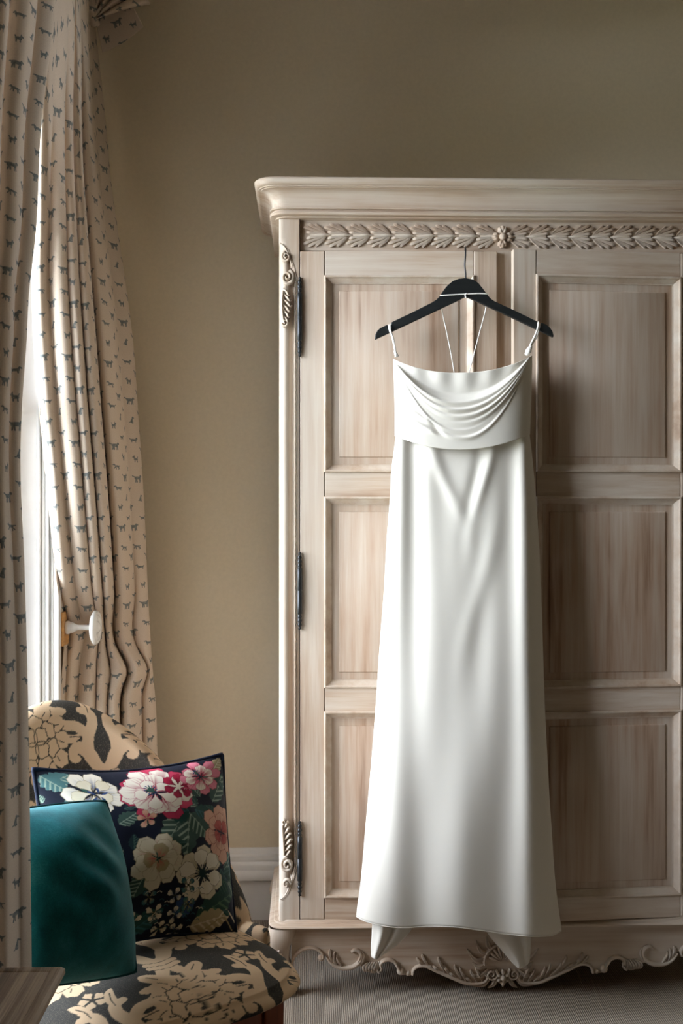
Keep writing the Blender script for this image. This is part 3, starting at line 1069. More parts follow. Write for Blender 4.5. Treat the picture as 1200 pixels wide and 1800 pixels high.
# long soft folds: two ridges that carry the side panels, hollows beside them, and diagonal drag lines from the waist
def ridge(center, w, amp):
    return amp * np.exp(-((pxx - center) / w) ** 2)
top_fade = smoothstep(0, .10, gg)
F_ = ridge(704 - 10 * gg, 13 + 26 * gg, .014) * (1 - .35 * gg) + ridge(919 + 12 * gg, 13 + 12 * gg, .017)
F_ -= ridge(726 - 6 * gg, 14 + 18 * gg, .010) * (1 - gg * .7)
F_ -= ridge(892 + 4 * gg, 16 + 20 * gg, .006) * (1 - gg * .5)
F_ += ridge(752 + 10 * gg, 16 + 22 * gg, .007) * np.exp(-(gg / .55) ** 2)
F_ += ridge(760 + 62 * smoothstep(0, .22, gg), 11 + 10 * gg, .008) * np.exp(-((gg - .06) / .11) ** 2)
F_ += ridge(866 - 40 * smoothstep(0, .2, gg), 9 + 16 * gg, .009) * np.exp(-((gg - .07) / .11) ** 2)
F_ -= ridge(842 - 30 * smoothstep(0, .25, gg), 9 + 18 * gg, .007) * np.exp(-((gg - .10) / .11) ** 2)
F_ += ridge(884 - 80 * smoothstep(.05, .55, gg), 16, .006) * np.exp(-((gg - .30) / .16) ** 2)
F_ -= ridge(845 - 10 * gg, 22, .006) * np.exp(-((gg - .38) / .18) ** 2)
F_ += ridge(812, 30, .008) * smoothstep(.45, .9, gg) - ridge(745, 32, .010) * smoothstep(.5, 1, gg) - ridge(880, 26, .007) * smoothstep(.55, .95, gg)
F_ += .0018 * np.sin(pxx * .05 + py * .012) * top_fade
Y = Y - .66 * F_ * np.clip(sn * 3, 0, 1)
front = WA(pxx, py, Y)
hem_b = 1622 + 0 * fu
nb = nrm[:, ::-1]
pyb = ytop[:, ::-1] + ((1618 * (1 - np.abs(nb) ** 6) + hem[:, ::-1] * np.abs(nb) ** 6) - ytop[:, ::-1]) * vv
plb = smooth_interp(pyb, [740, 765, 790, 830, 870, 950, 1040, 1130, 1250, 1350, 1450, 1560, 1605, 1650], [698, 696, 693, 688, 686, 680, 675, 668, 660, 652, 643, 633, 627, 626])
prb = smooth_interp(pyb, [740, 765, 790, 830, 870, 950, 1040, 1130, 1250, 1350, 1450, 1560, 1638, 1660], [929, 930, 933, 937, 940.5, 946, 950, 953, 957, 962, 968, 976, 986, 988])
back = WA((plb + prb) / 2 + (prb - plb) / 2 * nb, pyb, YD + (.022 + .012 * np.clip((pyb - 770) / 870, 0, 1)) * sn ** .6)
b = MB(); b.grid(np.concatenate([front, back[:, 1:-1]], 1), close_u=True, flip=True)
b.build('skirt', M['dress'], dress, smooth=True, solid=.002)
# hem cord: rolled edge
b = MB(); b.tube(front[-1], .0016, 6); b.build('rolled_hem', M['dress'], dress, smooth=True)

# two corners of the gathered train hanging under the hem
def flap(L, R, tip, Yc, folds, name):
    """A folded cloth corner: top edge from L to R, sides running down to a rounded tip."""
    n, mrow = 26, 34
    G = []
    for i in range(mrow):
        t = i / (mrow - 1)
        a = np.array([smooth_interp(t, [q[0] for q in L], [q[1] for q in L]), smooth_interp(t, [q[0] for q in L], [q[2] for q in L])])
        c_ = np.array([smooth_interp(t, [q[0] for q in R], [q[1] for q in R]), smooth_interp(t, [q[0] for q in R], [q[2] for q in R])])
        row = []
        for j in range(n):
            u = j / (n - 1)
            p = a * (1 - u) + c_ * u
            yy = Yc - .012 * math.sin(u * PI) ** .7 - sum(am * math.exp(-((u - ce) / wd_) ** 2) for ce, wd_, am in folds) * (.4 + .6 * (1 - t))
            row.append(W(p[0], p[1] + 3.0 * math.sin(u * PI) * t, yy))
        G.append(row)
    mb = MB(); mb.grid(np.array(G), flip=True)
    mb.build(name, M['dress'], dress, smooth=True, solid=.003)


flap([(0, 655, 1612), (.4, 653.5, 1645), (.75, 652.5, 1672), (.93, 655, 1683), (1, 660, 1684)], [(0, 728, 1612), (.25, 724, 1630), (.6, 702, 1656), (.85, 678, 1674), (1, 664, 1683)], None, 2.868, [(.25, .12, .012), (.5, .1, -.008)], 'train_corner')
flap([(0, 846, 1618), (.3, 858, 1641), (.6, 880, 1668), (.85, 901, 1692), (1, 908, 1698.5)], [(0, 931, 1618), (.4, 932, 1652), (.7, 931, 1676), (.9, 926, 1695), (1, 916, 1699.5)], None, 2.868, [(.72, .10, -.010), (.35, .2, .010)], 'train_corner')

# shoulder loops, knot, and hanging ribbons
def ribbon(points, r, name, flat=1.0):
    mb = MB(); mb.tube(catmull(points, 6), r, 8)
    return mb.build(name, M['thread'], dress, smooth=True)


ribbon([W(689, 569, YH + .010), W(687, 571, YH + .001), W(685.5, 573, YH - .009), W(686.5, 582, YH - .011), W(690, 592, YH - .008), W(693, 606, YH - .006), W(695, 618, YH - .008), W(696, 627, YD - .012)], .0022, 'shoulder_strap')
ribbon([W(685, 573, YH + .012), W(684, 571, YH + .003), W(683.5, 573, YH - .009), W(684.5, 581, YH - .0105), W(688, 590, YH - .004), W(691.5, 604, YH + .002), W(694, 618, YH + .002), W(695, 628, YD - .005)], .0018, 'shoulder_strap')
ribbon([W(944, 567, YH + .010), W(945.5, 566, YH + .001), W(946, 569, YH - .0085), W(944.5, 578, YH - .011), W(940, 590, YH - .01), W(934, 602, YH - .009), W(930, 612, YH - .009), W(926, 622, YD - .012)], .0024, 'shoulder_strap')
ribbon([W(946, 568, YH + .012), W(947.5, 569, YH + .003), W(947.5, 573, YH - .0085), W(945, 584, YH - .0105), W(942, 594, YH - .008), W(936, 603, YH - .006), W(931, 612, YH - .006), W(927, 622, YD - .01)], .0020, 'shoulder_strap')
b = MB()
P = catmull([W(934, 608, YH - .008), W(930.5, 613, YH - .009), W(927, 620, YD - .012), W(924, 624, YD - .012)], 4)
b.tube(P, np.interp(np.linspace(0, 1, len(P)), [0, .5, 1], [.003, .0075, .004]), 10)
b.build('strap_knot', M['thread'], dress, smooth=True)
b = MB()
P = catmull([W(693, 616, YH - .006), W(695.5, 622, YD - .010), W(699, 627, YD - .010)], 4)
b.tube(P, np.interp(np.linspace(0, 1, len(P)), [0, .5, 1], [.0022, .0042, .003]), 10)
b.build('strap_knot', M['thread'], dress, smooth=True)
ribbon([W(776, 518.5, YH + .008), W(775, 519, YH), W(776, 519.3, YH - .0085), W(800, 518, YH - .0088), W(818, 517, YH - .009), W(840, 516, YH - .0088), W(854.5, 516.5, YH - .0085), W(855.5, 517, YH), W(854.5, 517.5, YH + .008)], .0016, 'hanging_loop')
ribbon([W(820, 516, YH - .010), W(817.5, 519, YH - .0105), W(819, 523, YH - .009), W(821, 523.5, YH), W(821, 521, YH + .010)], .0016, 'hanging_loop')
ribbon([W(776, 522, YH + .010), W(776.5, 545, YH + .011), W(784, 580, YH + .013), W(793, 625, YD + .018), W(800, 668, YD + .019)], .00125, 'hanging_loop')
ribbon([W(854, 521, YH + .010), W(853, 545, YH + .011), W(843, 583, YH + .013), W(832, 625, YD + .018), W(821, 668, YD + .019)], .00125, 'hanging_loop')

# ------------------------------------------------------------------ curtains
def curtain(name, label, ys_, lead_px, trail_px, lead_Y, trail_Y, folds, phase, amp, gather, nU, nV, shift=None, seed=1, uvs=1.0, ypow=.85, ylag=0.0, bow=None):
    """Pleated cloth hung from top row ys_[0] down; px edges and depth edges are given per photograph row."""
    R = np.random.default_rng(seed)
    yy = np.linspace(ys_[0], ys_[-1], nV)
    u = np.linspace(0, 1, nU)
    l = smooth_interp(yy, ys_, lead_px)[:, None]; r = smooth_interp(yy, ys_, trail_px)[:, None]
    Y0 = smooth_interp(yy, ys_, lead_Y)[:, None]; Y1 = smooth_interp(yy, ys_, trail_Y)[:, None]
    U = u[None, :] + 0 * yy[:, None]
    bow_ = 0 if bow is None else smooth_interp(yy, ys_, bow)[:, None] * 4 * U * (1 - U)
    ph = 2 * PI * folds * (U + .035 * np.sin(2 * PI * U * 1.7 + 1.3)) + phase + .25 * np.sin(yy / 210.0)[:, None]
    k = smooth_interp(yy, ys_, gather)[:, None]
    w = U + k * .55 * np.sin(ph) / (2 * PI * folds) * 2.0
    w = (w - w[:, :1]) / (w[:, -1:] - w[:, :1])
    px = l + (r - l) * w
    if shift is not None:
        px = px + shift(U, yy[:, None], w)
    Y = Y0 + (Y1 - Y0) * (np.clip((U - ylag) / (1 - ylag), 0, 1) ** ypow) + bow_ - amp * np.cos(ph) * (.65 + .35 * np.sin(U * 9 + 2)) * k
    tn = np.abs(np.tan(YAW + np.arctan((px - 600) / FPX)))
    lim = (-X_LEFT - .012) / tn                      # never through the window wall, but free to hang in the recess
    Y = np.minimum(Y, np.where(lim < WIN1[1] - .03, WIN1[1] - .03, lim))
    py = yy[:, None] + 0 * U
    # rows must lie level in the world: keep height by the mean depth of the row
    P = WA(px, py, Y)
    zrow = WA(np.full_like(yy, (lead_px[0] + trail_px[0]) / 2), yy, (Y0[:, 0] + Y1[:, 0]) / 2)[:, 2]
    P[..., 2] = P[..., 2] * .55 + zrow[:, None] * .45
    # cloth coordinates
    d = np.linalg.norm(np.diff(P, axis=1) * np.array((1.0, .7, .0)), axis=2)
    s = np.concatenate([np.zeros((nV, 1)), np.cumsum(d, 1)], 1)
    s = s - s[:, nU // 2:nU // 2 + 1]
    ker = np.ones(41) / 41                       # ease the cloth's width from row to row
    pad = np.vstack([np.repeat(s[:1], 20, 0), s, np.repeat(s[-1:], 20, 0)])
    s = np.apply_along_axis(lambda c_: np.convolve(c_, ker, 'valid'), 0, pad)
    uv = np.stack([s + 1.0, P[..., 2]], -1).reshape(-1, 2)
    mb = MB(); mb.grid(P)
    return mb, uv * uvs


def kink(U, y, w):
    """The cloth is cinched behind the holdback knob and spills over it."""
    a = np.exp(-((y - 1108) / 42) ** 2)
    b_ = np.exp(-((y - 1178) / 30) ** 2)
    m_ = smoothstep(.42, .6, w) * (1 - smoothstep(.86, 1, w))
    m0 = 1 - smoothstep(.30, .5, w)
    return -9 * a * m_ + 15 * b_ * m_ + 6 * a * m0 * (w > .02)


rows = [-90, 0, 100, 200, 300, 400, 500, 600, 700, 800, 900, 1000, 1080, 1110, 1150, 1250, 1400, 1598]
cm, cuv = curtain('curtain', '', rows,
    lead_px=[100, 93, 82, 70, 64, 60, 56, 58, 66, 76, 86, 97, 108, 113, 111, 104, 100, 98],
    trail_px=[165, 170, 179, 187, 195, 208, 222, 234, 241, 248, 254, 258, 262, 264, 266, 274, 277, 280],
    lead_Y=[2.10, 2.20, 2.45, 2.68, 2.82, 2.92, 2.97, 3.0, 3.01, 3.02, 3.03, 3.07, 3.17, 3.20, 3.20, 3.18, 3.18, 3.18],
    trail_Y=[3.40, 3.39, 3.38, 3.37, 3.36, 3.35, 3.34, 3.33, 3.33, 3.33, 3.33, 3.33, 3.33, 3.33, 3.33, 3.33, 3.33, 3.33], folds=6.2, phase=2.35, amp=.036, ypow=1.0,
    bow=[.0, -.0, -.03, -.08, -.12, -.14, -.155, -.165, -.165, -.16, -.14, -.09, -.03, -.01, -.02, -.06, -.06, -.06],
    gather=[.8, .85, .9, .95, 1, 1, 1, 1, 1, 1, 1, .95, .8, .75, .8, .95, 1, 1], nU=330, nV=210, shift=kink)
rc = cm.build('curtain', M['dogs'], None, smooth=True, org=tuple(W(200, 1600, 3.2)), uv=cuv)
tag(rc, 'cream linen curtain printed with grey dogs, held back by a white knob', 'curtain', 'dog print curtains at the window')

rows = [-110, 0, 200, 400, 500, 600, 700, 800, 1000, 1200, 1400, 1690, 2150]
cm, cuv = curtain('curtain', '', rows,
    lead_px=[-120, -118, -114, -112, -110, -108, -106, -105, -103, -101, -100, -100, -100],
    trail_px=[104, 95, 72, 62, 51, 46, 39, 36, 43, 48.5, 52, 55.5, 57],
    lead_Y=[1.86, 1.86, 1.85, 1.83, 1.82, 1.80, 1.78, 1.76, 1.72, 1.70, 1.69, 1.68, 1.68],
    trail_Y=[2.22, 2.21, 2.16, 2.10, 2.06, 2.03, 2.00, 1.97, 1.91, 1.87, 1.86, 1.86, 1.86], folds=6.2, phase=2.2, amp=.024,
    gather=[1, 1, 1, 1, 1, 1, 1, .9, .6, .45, .4, .4, .4], nU=260, nV=150, uvs=1.12)
lc = cm.build('curtain', M['dogs'], None, smooth=True, org=tuple(W(0, 1800, 1.8)), uv=cuv)
tag(lc, 'shaded dog print curtain hanging straight, in front of the chair back and bright window', 'curtain', 'dog print curtains at the window')

# tail of the swagged pelmet above the held back curtain
val = thing('pelmet_tail', 'gathered dog print pelmet tail above the curtain, at the wall corner', 'pelmet', tuple(W(170, 40, 3.28)))
nU, nV = 60, 40
G, UVs = [], []
c00, c10, c11, c01 = (166, 30), (233, 8), (252, 47), (180, 93)
for i in range(nV):
    t = i / (nV - 1)
    row = []
    for j in range(nU):
        s_ = j / (nU - 1)
        x = (c00[0]*(1-s_) + c10[0]*s_)*(1-t) + (c01[0]*(1-s_) + c11[0]*s_)*t
        y = (c00[1]*(1-s_) + c10[1]*s_)*(1-t) + (c01[1]*(1-s_) + c11[1]*s_)*t + 5*math.sin(s_*PI)*t
        row.append(W(x, y, 3.30 + .02 * math.sin(s_ * 2.2) - .03 * s_ + .02 * t))
        UVs.append((s_ * .125, .045 + (1 - t) * .085))
    G.append(row)
b = MB(); b.grid(np.array(G))
b.build('tail_panel', M['dogs'], val, smooth=True, solid=.003, uv=np.array(UVs))
nU, nV = 120, 40
G, UVs = [], []
for i in range(nV):
    t = i / (nV - 1)                     # from the knot out to the upper right
    row = []
    for j in range(nU):
        s_ = j / (nU - 1)
        a = math.radians(-112 + 88 * s_)         # fan angle
        L = 8 + 98 * t
        x = 163 + math.cos(a) * L * (1 + .05 * math.sin(s_ * 40))
        y = 36 + math.sin(a) * L * .95 + 12 * t * t * s_
        fold = math.sin(s_ * PI * 2 * 5.5)
        row.append(W(x, y, 3.26 - .016 * fold * (.35 + .65 * t) - .02 * math.sin(t * 2.6)))
        UVs.append((.3 + s_ * .32, t * .16))
    G.append(row)
b = MB(); b.grid(np.array(G))
b.build('gathered_swag', M['dogs'], val, smooth=True, solid=.003, uv=np.array(UVs))
P = catmull([W(172, 42, 3.25), W(164, 38, 3.225), W(158, 28, 3.235), W(160, 12, 3.25), W(152, -8, 3.26), W(150, -60, 3.27)], 8)
b = MB()
n = len(P)
b.tube(P, np.interp(np.linspace(0, 1, n), [0, .15, .3, .6, 1], [.006, .011, .014, .018, .03]) , 20)
b.build('knot', M['dogs'], val, smooth=True, uv=np.column_stack([np.tile(np.arange(20) / 20 * .12, n), np.repeat(np.linspace(0, .2, n), 20)]))

# holdback: wood block on the wall, turned arm, ringed disc
YB = 3.145
hb_ = thing('curtain_holdback', 'white turned curtain holdback with ringed disc on a raw pine block', 'holdback', tuple(W(104, 1104, YB)))
zb_ = W(140, 1103, YB)[2]
z0, z1 = W(104, 1136, 3.12)[2], W(104, 1076, 3.12)[2]
b = MB(); b.box(X_LEFT, X_LEFT + .017, 3.105, 3.185, z0, z1)
b.build('mounting_block', M['pine'], hb_, bevel=.002)
b = MB()
x0 = X_LEFT + .017
xd = W(163, 1103, YB)[0]
b.lathe([(.0001, x0), (.017, x0), (.0185, x0 + .004), (.018, x0 + .009), (.0145, x0 + .013), (.0150, x0 + .017), (.012, x0 + .022), (.0078, x0 + .030), (.0072, x0 + .036), (.0075, xd)], (0, YB, zb_), 'x', 24)
b.build('turned_arm', M['porcelain'], hb_, smooth=True)
b = MB()
R = .0455
prof = [(.006, 0), (R * .8, -.001), (R, .004), (R * 1.0, .010), (R * .93, .0145), (R * .84, .0125), (R * .74, .013), (R * .68, .0165), (R * .58, .0150), (R * .45, .0125), (R * .30, .0135), (R * .26, .018), (R * .14, .021), (.0001, .0215)]
b.lathe([(r, xd + a) for r, a in prof], (0, 0, 0), 'x', 40)
V = b.v[0]; ang = math.radians(-4)
V[:, 0] -= xd
V0 = V.copy()
V[:, 0] = V0[:, 0] * math.cos(ang) - V0[:, 1] * math.sin(ang); V[:, 1] = V0[:, 0] * math.sin(ang) + V0[:, 1] * math.cos(ang)
V += np.array((xd, YB, zb_))
b.build('ringed_disc', M['porcelain'], hb_, smooth=True)

# ------------------------------------------------------------------ printed cloth drawings (colour stored on the meshes)
class Canvas:
    def __init__(self, w, h, bg, scale, wrap=False):
        self.w, self.h, self.s, self.wrap = w, h, scale, wrap
        self.a = np.empty((h, w, 3), np.float32); self.a[:] = bg[:3]

    def _each(self, pts, pad):
        p = np.asarray(pts, float) * self.s
        offs = [(0, 0)]
        if self.wrap:
            offs = [(i * self.w, j * self.h) for i in (-1, 0, 1) for j in (-1, 0, 1)]
        for ox, oy in offs:
            q = p + (ox, oy)
            x0, y0 = np.floor(q.min(0) - pad).astype(int); x1, y1 = np.ceil(q.max(0) + pad).astype(int) + 1
            x0, y0 = max(x0, 0), max(y0, 0); x1, y1 = min(x1, self.w), min(y1, self.h)
            if x1 <= x0 or y1 <= y0: continue
            X, Y = np.meshgrid(np.arange(x0, x1) + .5, np.arange(y0, y1) + .5)
            yield q, X, Y, (slice(y0, y1), slice(x0, x1))

    def poly(self, pts, col, fn=None):
        for q, X, Y, sl in self._each(pts, 1):
            ins = np.zeros(X.shape, bool)
            n = len(q)
            for i in range(n):
                xa, ya = q[i]; xb, yb = q[(i + 1) % n]
                if ya == yb: continue
                cond = (ya > Y) != (yb > Y)
                ins ^= cond & (X < (xb - xa) * (Y - ya) / (yb - ya) + xa)
            c = col if fn is None else fn(X / self.s, Y / self.s)
            reg = self.a[sl]
            reg[ins] = np.broadcast_to(np.asarray(c, np.float32)[..., :3], reg.shape)[ins]

    def brush(self, pts, wid, col):
        P = np.asarray(pts, float)
        wid = np.broadcast_to(np.asarray(wid, float), (len(P),)) * self.s
        for q, X, Y, sl in self._each(P, wid.max() + 1):
            ins = np.zeros(X.shape, bool)
            for i in range(len(q) - 1):
                a, b = q[i], q[i + 1]; ba = b - a; L2 = ba.dot(ba) + 1e-9
                h = np.clip(((X - a[0]) * ba[0] + (Y - a[1]) * ba[1]) / L2, 0, 1)
                d = np.hypot(X - a[0] - h * ba[0], Y - a[1] - h * ba[1])
                ins |= d < wid[i] + (wid[i + 1] - wid[i]) * h
            self.a[sl][ins] = np.asarray(col[:3], np.float32)

    def sample(self, x, y):
        x = np.asarray(x) * self.s - .5; y = np.asarray(y) * self.s - .5
        if self.wrap:
            x = x % self.w; y = y % self.h
        else:
            x = np.clip(x, 0, self.w - 1.001); y = np.clip(y, 0, self.h - 1.001)
        i = np.floor(x).astype(int); j = np.floor(y).astype(int)
        fx_ = (x - i)[..., None]; fy_ = (y - j)[..., None]
        i2 = (i + 1) % self.w if self.wrap else np.minimum(i + 1, self.w - 1)
        j2 = (j + 1) % self.h if self.wrap else np.minimum(j + 1, self.h - 1)
        i, j = i % self.w, j % self.h
        A = self.a
        return (A[j, i]*(1-fx_) + A[j, i2]*fx_)*(1-fy_) + (A[j2, i]*(1-fx_) + A[j2, i2]*fx_)*fy_


def petal(cx, cy, ang, r0, r1, w, lobes=2, depth=.1, curl=0.0):
    """Closed outline of a petal from radius r0 to r1 about (cx, cy), with a scalloped end."""
    t = np.linspace(0, 1, 22)
    prof = np.where(t < .62, (t / .62) ** .75, np.sqrt(np.clip(1 - ((t - .62) / .38) ** 2, 0, 1)))
    side = np.column_stack([r0 + (r1 - r0) * t, prof * w])
    out = np.vstack([side, side[::-1] * (1, -1)])
    k = smoothstep(.55, 1.0, (out[:, 0] - r0) / (r1 - r0))
    sc = 1 + depth * k * (np.abs(np.cos(out[:, 1] / (w + 1e-9) * PI * lobes / 2)) - .6)
    rad = out[:, 0] * sc
    a = ang + out[:, 1] / np.maximum(r1, 1e-6) * 1.0 + curl * ((out[:, 0] - r0) / (r1 - r0)) ** 2
    return np.column_stack([cx + rad * np.cos(a), cy + rad * np.sin(a)])


DK = np.array(srgb(66, 63, 58)); BE = np.array(srgb(222, 190, 153)); LN = np.array(srgb(60, 56, 50))
TW, TH = .250, .330
DK_ = 1.25                       # repeat enlarged to the size on the chair
dam = Canvas(500, 660, DK, 2000, True)


def damask_flower(cx, cy, R):
    for ring, (n, r0, r1, w, off) in enumerate(((11, .3, 1.0, .30, 0), (7, .2, .72, .33, .3), (4, .0, .46, .33, -PI / 4))):
        if ring == 2: dam.brush([(cx, cy), (cx + .0005, cy)], R * .30, BE)
        for i in range(n):
            a = off + i * 2 * PI / n
            ol = petal(cx, cy, a, R * r0, R * r1 * (1.04 if ring == 0 and i % 2 else 1), R * w, 3 if ring == 0 else 2, .16 if ring == 0 else .10)
            if ring == 0:
                dam.poly(ol, BE)
                dam.brush(ol[:20], .0007, LN)
                dam.brush([(cx + math.cos(a) * R * .72, cy + math.sin(a) * R * .72), (cx + math.cos(a + .08) * R * .86, cy + math.sin(a + .08) * R * .86)], .0009, LN)
            else:
                dam.poly(ol, BE); dam.brush(np.vstack([ol, ol[:1]]), .00085, LN)


def damask_scroll(cx, cy, z):
    def T(P, s=1):
        P = np.asarray(P, float).copy(); P[:, 0] *= s
        return P * z + (cx, cy)
    for s in (1, -1):
        # main arms: from the bands up round the teardrop, flaring outwards and curling
        P = catmull([(.004, .052), (.012, .036), (.026, .016), (.024, -.010), (.014, -.034), (.018, -.052), (.034, -.058)], 8)
        dam.brush(T(P, s), np.interp(np.linspace(0, 1, len(P)), [0, .2, .5, .8, 1], [.011, .013, .0105, .009, .006]) * z, BE)
        P = catmull([(.022, .020), (.042, .006), (.054, .010), (.056, .022), (.048, .024)], 8)
        dam.brush(T(P, s), np.interp(np.linspace(0, 1, len(P)), [0, .4, 1], [.011, .010, .006]) * z, BE)
        P = catmull([(.022, -.012), (.044, -.030), (.066, -.034), (.080, -.046), (.076, -.060), (.064, -.058)], 8)
        dam.brush(T(P, s), np.interp(np.linspace(0, 1, len(P)), [0, .4, .8, 1], [.009, .0085, .006, .0045]) * z, BE)
        lf = catmull([(.030, -.020), (.052, -.016), (.076, -.022), (.092, -.014), (.074, -.004), (.050, -.004)], 6, True)
        dam.poly(T(lf, s), BE)
        dam.brush(T(catmull([(.038, -.012), (.060, -.014), (.080, -.016)], 6), s), .0009 * z, LN)
        lf = catmull([(.016, -.046), (.012, -.066), (.020, -.086), (.034, -.092), (.030, -.074), (.026, -.056)], 6, True)
        dam.poly(T(lf, s), BE)
        dam.brush(T(catmull([(.019, -.052), (.020, -.066), (.026, -.082)], 6), s), .0009 * z, LN)
        # stems under the bands
        P = catmull([(.008, .070), (.016, .086), (.034, .104), (.058, .112)], 8)
        dam.brush(T(P, s), np.interp(np.linspace(0, 1, len(P)), [0, .5, 1], [.011, .009, .006]) * z, BE)
        lf = catmull([(.020, .086), (.034, .074), (.048, .072), (.052, .084), (.040, .098), (.030, .100)], 6, True)
        dam.poly(T(lf, s), BE); dam.brush(T(catmull([(.028, .092), (.040, .080)], 4), s), .0009 * z, LN)
    td = catmull([(0, .036), (.012, .012), (.014, -.006), (.006, -.020), (-.006, -.020), (-.014, -.006), (-.012, .012)], 8, True)
    dam.poly(T(td), DK)
    for y in (.052, .063):
        dam.brush(T(catmull([(-.023, y - .002), (0, y + .003), (.023, y - .002)], 8)), .0062 * z, LN)
        dam.brush(T(catmull([(-.023, y - .002), (0, y + .003), (.023, y - .002)], 8)), .0050 * z, BE)
    # little blossom over the arms
    for i in range(5):
        dam.poly(petal(cx, cy - .083 * z, -PI / 2 + i * 2 * PI / 5, .001, .020 * z, .010 * z, 2, .12), BE)
    dam.brush([(cx - .001, cy - .083 * z), (cx + .001, cy - .082 * z)], .004 * z, LN)


for ox, oy in ((0, 0), (TW / 2, TH / 2)):
    damask_scroll(TW / 2 + ox, TH * .28 + oy, .98)
for ox, oy in ((0, 0), (TW / 2, TH / 2)):
    damask_flower(0 + ox, TH * .25 + oy, .064)

# ------------------------------------------------------------------ slipper chair
FW = np.array((.60, -.80, 0)); RT = np.array((.80, .60, 0))
SEAT = np.array((-.315, 2.235, 0))
ch = thing('slipper_chair', 'low slipper chair in charcoal and beige floral damask beneath the window', 'chair', (SEAT[0], SEAT[1], 0))


def dense(P, name, mat, parent, colfn, close_u=False):
    mb = MB(); mb.grid(P, close_u=close_u)
    return mb.build(name, mat, parent, smooth=True, color=colfn)


def squircle(a, e):
    c, s = math.cos(a), math.sin(a)
    return math.copysign(abs(c) ** e, c), math.copysign(abs(s) ** e, s)


# seat: domed cushion with bulging sides (polar rows from crown to underside)
NA, NR = 760, 210
ang = np.linspace(0, 2 * PI, NA, endpoint=False)
ex = .62
cs = np.sign(np.cos(ang)) * np.abs(np.cos(ang)) ** ex
ss = np.sign(np.sin(ang)) * np.abs(np.sin(ang)) ** ex
t = np.linspace(0.004, 1, NR)
rad = np.where(t < .66, t / .66 * .93, .93 + .07 * np.sin((t - .66) / .34 * PI * .62) / 1.0)
rad = np.where(t > .9, rad - (t - .9) * .35, rad)
zz = np.where(t < .66, .400 - .030 * (t / .66) ** 2.4, .370 - (t - .66) / .34 * .030)
zz = zz - .012 * smoothstep(.55, .72, t) * (t < 2)
HW, HD = .262, .275
P = SEAT + rad[:, None, None] * (HW * ss[None, :, None] * RT + HD * cs[None, :, None] * FW)
P[..., 2] = zz[:, None]
arc = np.concatenate([[0], np.cumsum(np.hypot(np.diff(rad) * HW, np.diff(zz)))])
sx = arc[:, None] * ss[None, :]; sy = arc[:, None] * cs[None, :]
colr = dam.sample((sx + .016) / DK_, (sy - .225) / DK_ + .0825).reshape(-1, 3)
seat = dense(P[::-1], 'seat', M['damask'], ch, colr.reshape(NR, NA, 3)[::-1].reshape(-1, 3), True)

# back: curved shell wrapped round the rear of the seat
NA, NT_ = 470, 400
phi = np.linspace(-math.radians(84), math.radians(84), NA)
htop = .350 + .462 * np.maximum(np.cos(np.clip(phi * 90 / 71.5, -PI / 2, PI / 2)), 0) ** .80
th_b = .062
rows_ = []
tt = np.linspace(0, 1, NT_)
prof = []
for q in tt:                         # front face up, rounded top, back face down
    if q < .74: prof.append((q / .74, 0.0, 0))
    elif q < .88: prof.append((1.0, (q - .74) / .14, 1))
    else: prof.append((1 - (q - .88) / .12, 1.0, 2))
P = np.empty((NT_, NA, 3)); S_ = np.empty((NT_, NA)); 
z_bot = .20
for i, (hh, k_, seg_) in enumerate(prof):
    a = k_ * PI
    z = z_bot + (htop - z_bot - th_b / 2) * hh + (th_b / 2) * math.sin(a) * (1 if seg_ == 1 else 0)
    endf = np.clip(1 - (np.abs(phi) / math.radians(84)) ** 14, 0, 1) ** .5
    off = th_b / 2 * (1 - math.cos(a) * endf)
    rake = .22 * np.maximum(z - .36, 0) * np.maximum(np.cos(phi), 0)
    bulge = .012 * math.sin(min(hh, 1) * PI) * (1 if seg_ == 0 else 0)
    rx = (.285 + off - bulge); ry = (.262 + off - bulge)
    C = SEAT + (rx * np.sin(phi))[:, None] * RT - (ry * np.cos(phi) + rake)[:, None] * FW
    C[:, 2] = z
    P[i] = C
    S_[i] = (.812 - z) if seg_ == 0 else (.812 - htop + th_b / 2) - (th_b * .5) * a - (htop - z) * (seg_ == 2)
sx = np.broadcast_to(phi * .30, S_.shape)
colr = dam.sample((sx - .09) / DK_ + TW / 2, (S_ - .09) / DK_ + .0924).reshape(-1, 3)
back_o = dense(P, 'backrest', M['damask'], ch, colr)

# wooden seat rail and square legs
rail = MB()
G = []
for z, k_ in ((.262, .95), (.262, 1.0), (.348, 1.0), (.348, .9)):
    row = []
    for a in np.linspace(0, 2 * PI, 72, endpoint=False):
        c_, s_ = squircle(a, .42)
        p = SEAT + (HW - .056) * k_ * s_ * RT + (HD - .056) * k_ * c_ * FW
        row.append((p[0], p[1], z))
    G.append(row)
rail.grid(np.array(G), close_u=True)
rail.build('seat_rail', M['mahogany'], ch, smooth=False)
for a, b_, rear in ((1, 1, 0), (-1, 1, 0), (1, -1, 1), (-1, -1, 1)):
    p = SEAT + RT * .155 * a + FW * (.200 if b_ > 0 else .215) * b_
    lg = MB()
    rings = []
    for z, w in ((.344, .021), (.24, .0205), (.21, .0205), (.206, .019), (.10, .017), (.02, .014), (0, .014)):
        sp = -.03 * (1 - z / .3) if rear else 0
        q = p + FW * sp * 1.2
        rings.append([(q + RT * w * i + FW * w * j)[:2].tolist() + [z] for i, j in ((-1, -1), (1, -1), (1, 1), (-1, 1))])
    lg.grid(np.array(rings)[::-1], close_u=True)
    lg.f.append((0, 3, 2, 1))
    lg.build('leg', M['mahogany'], ch, bevel=.002)

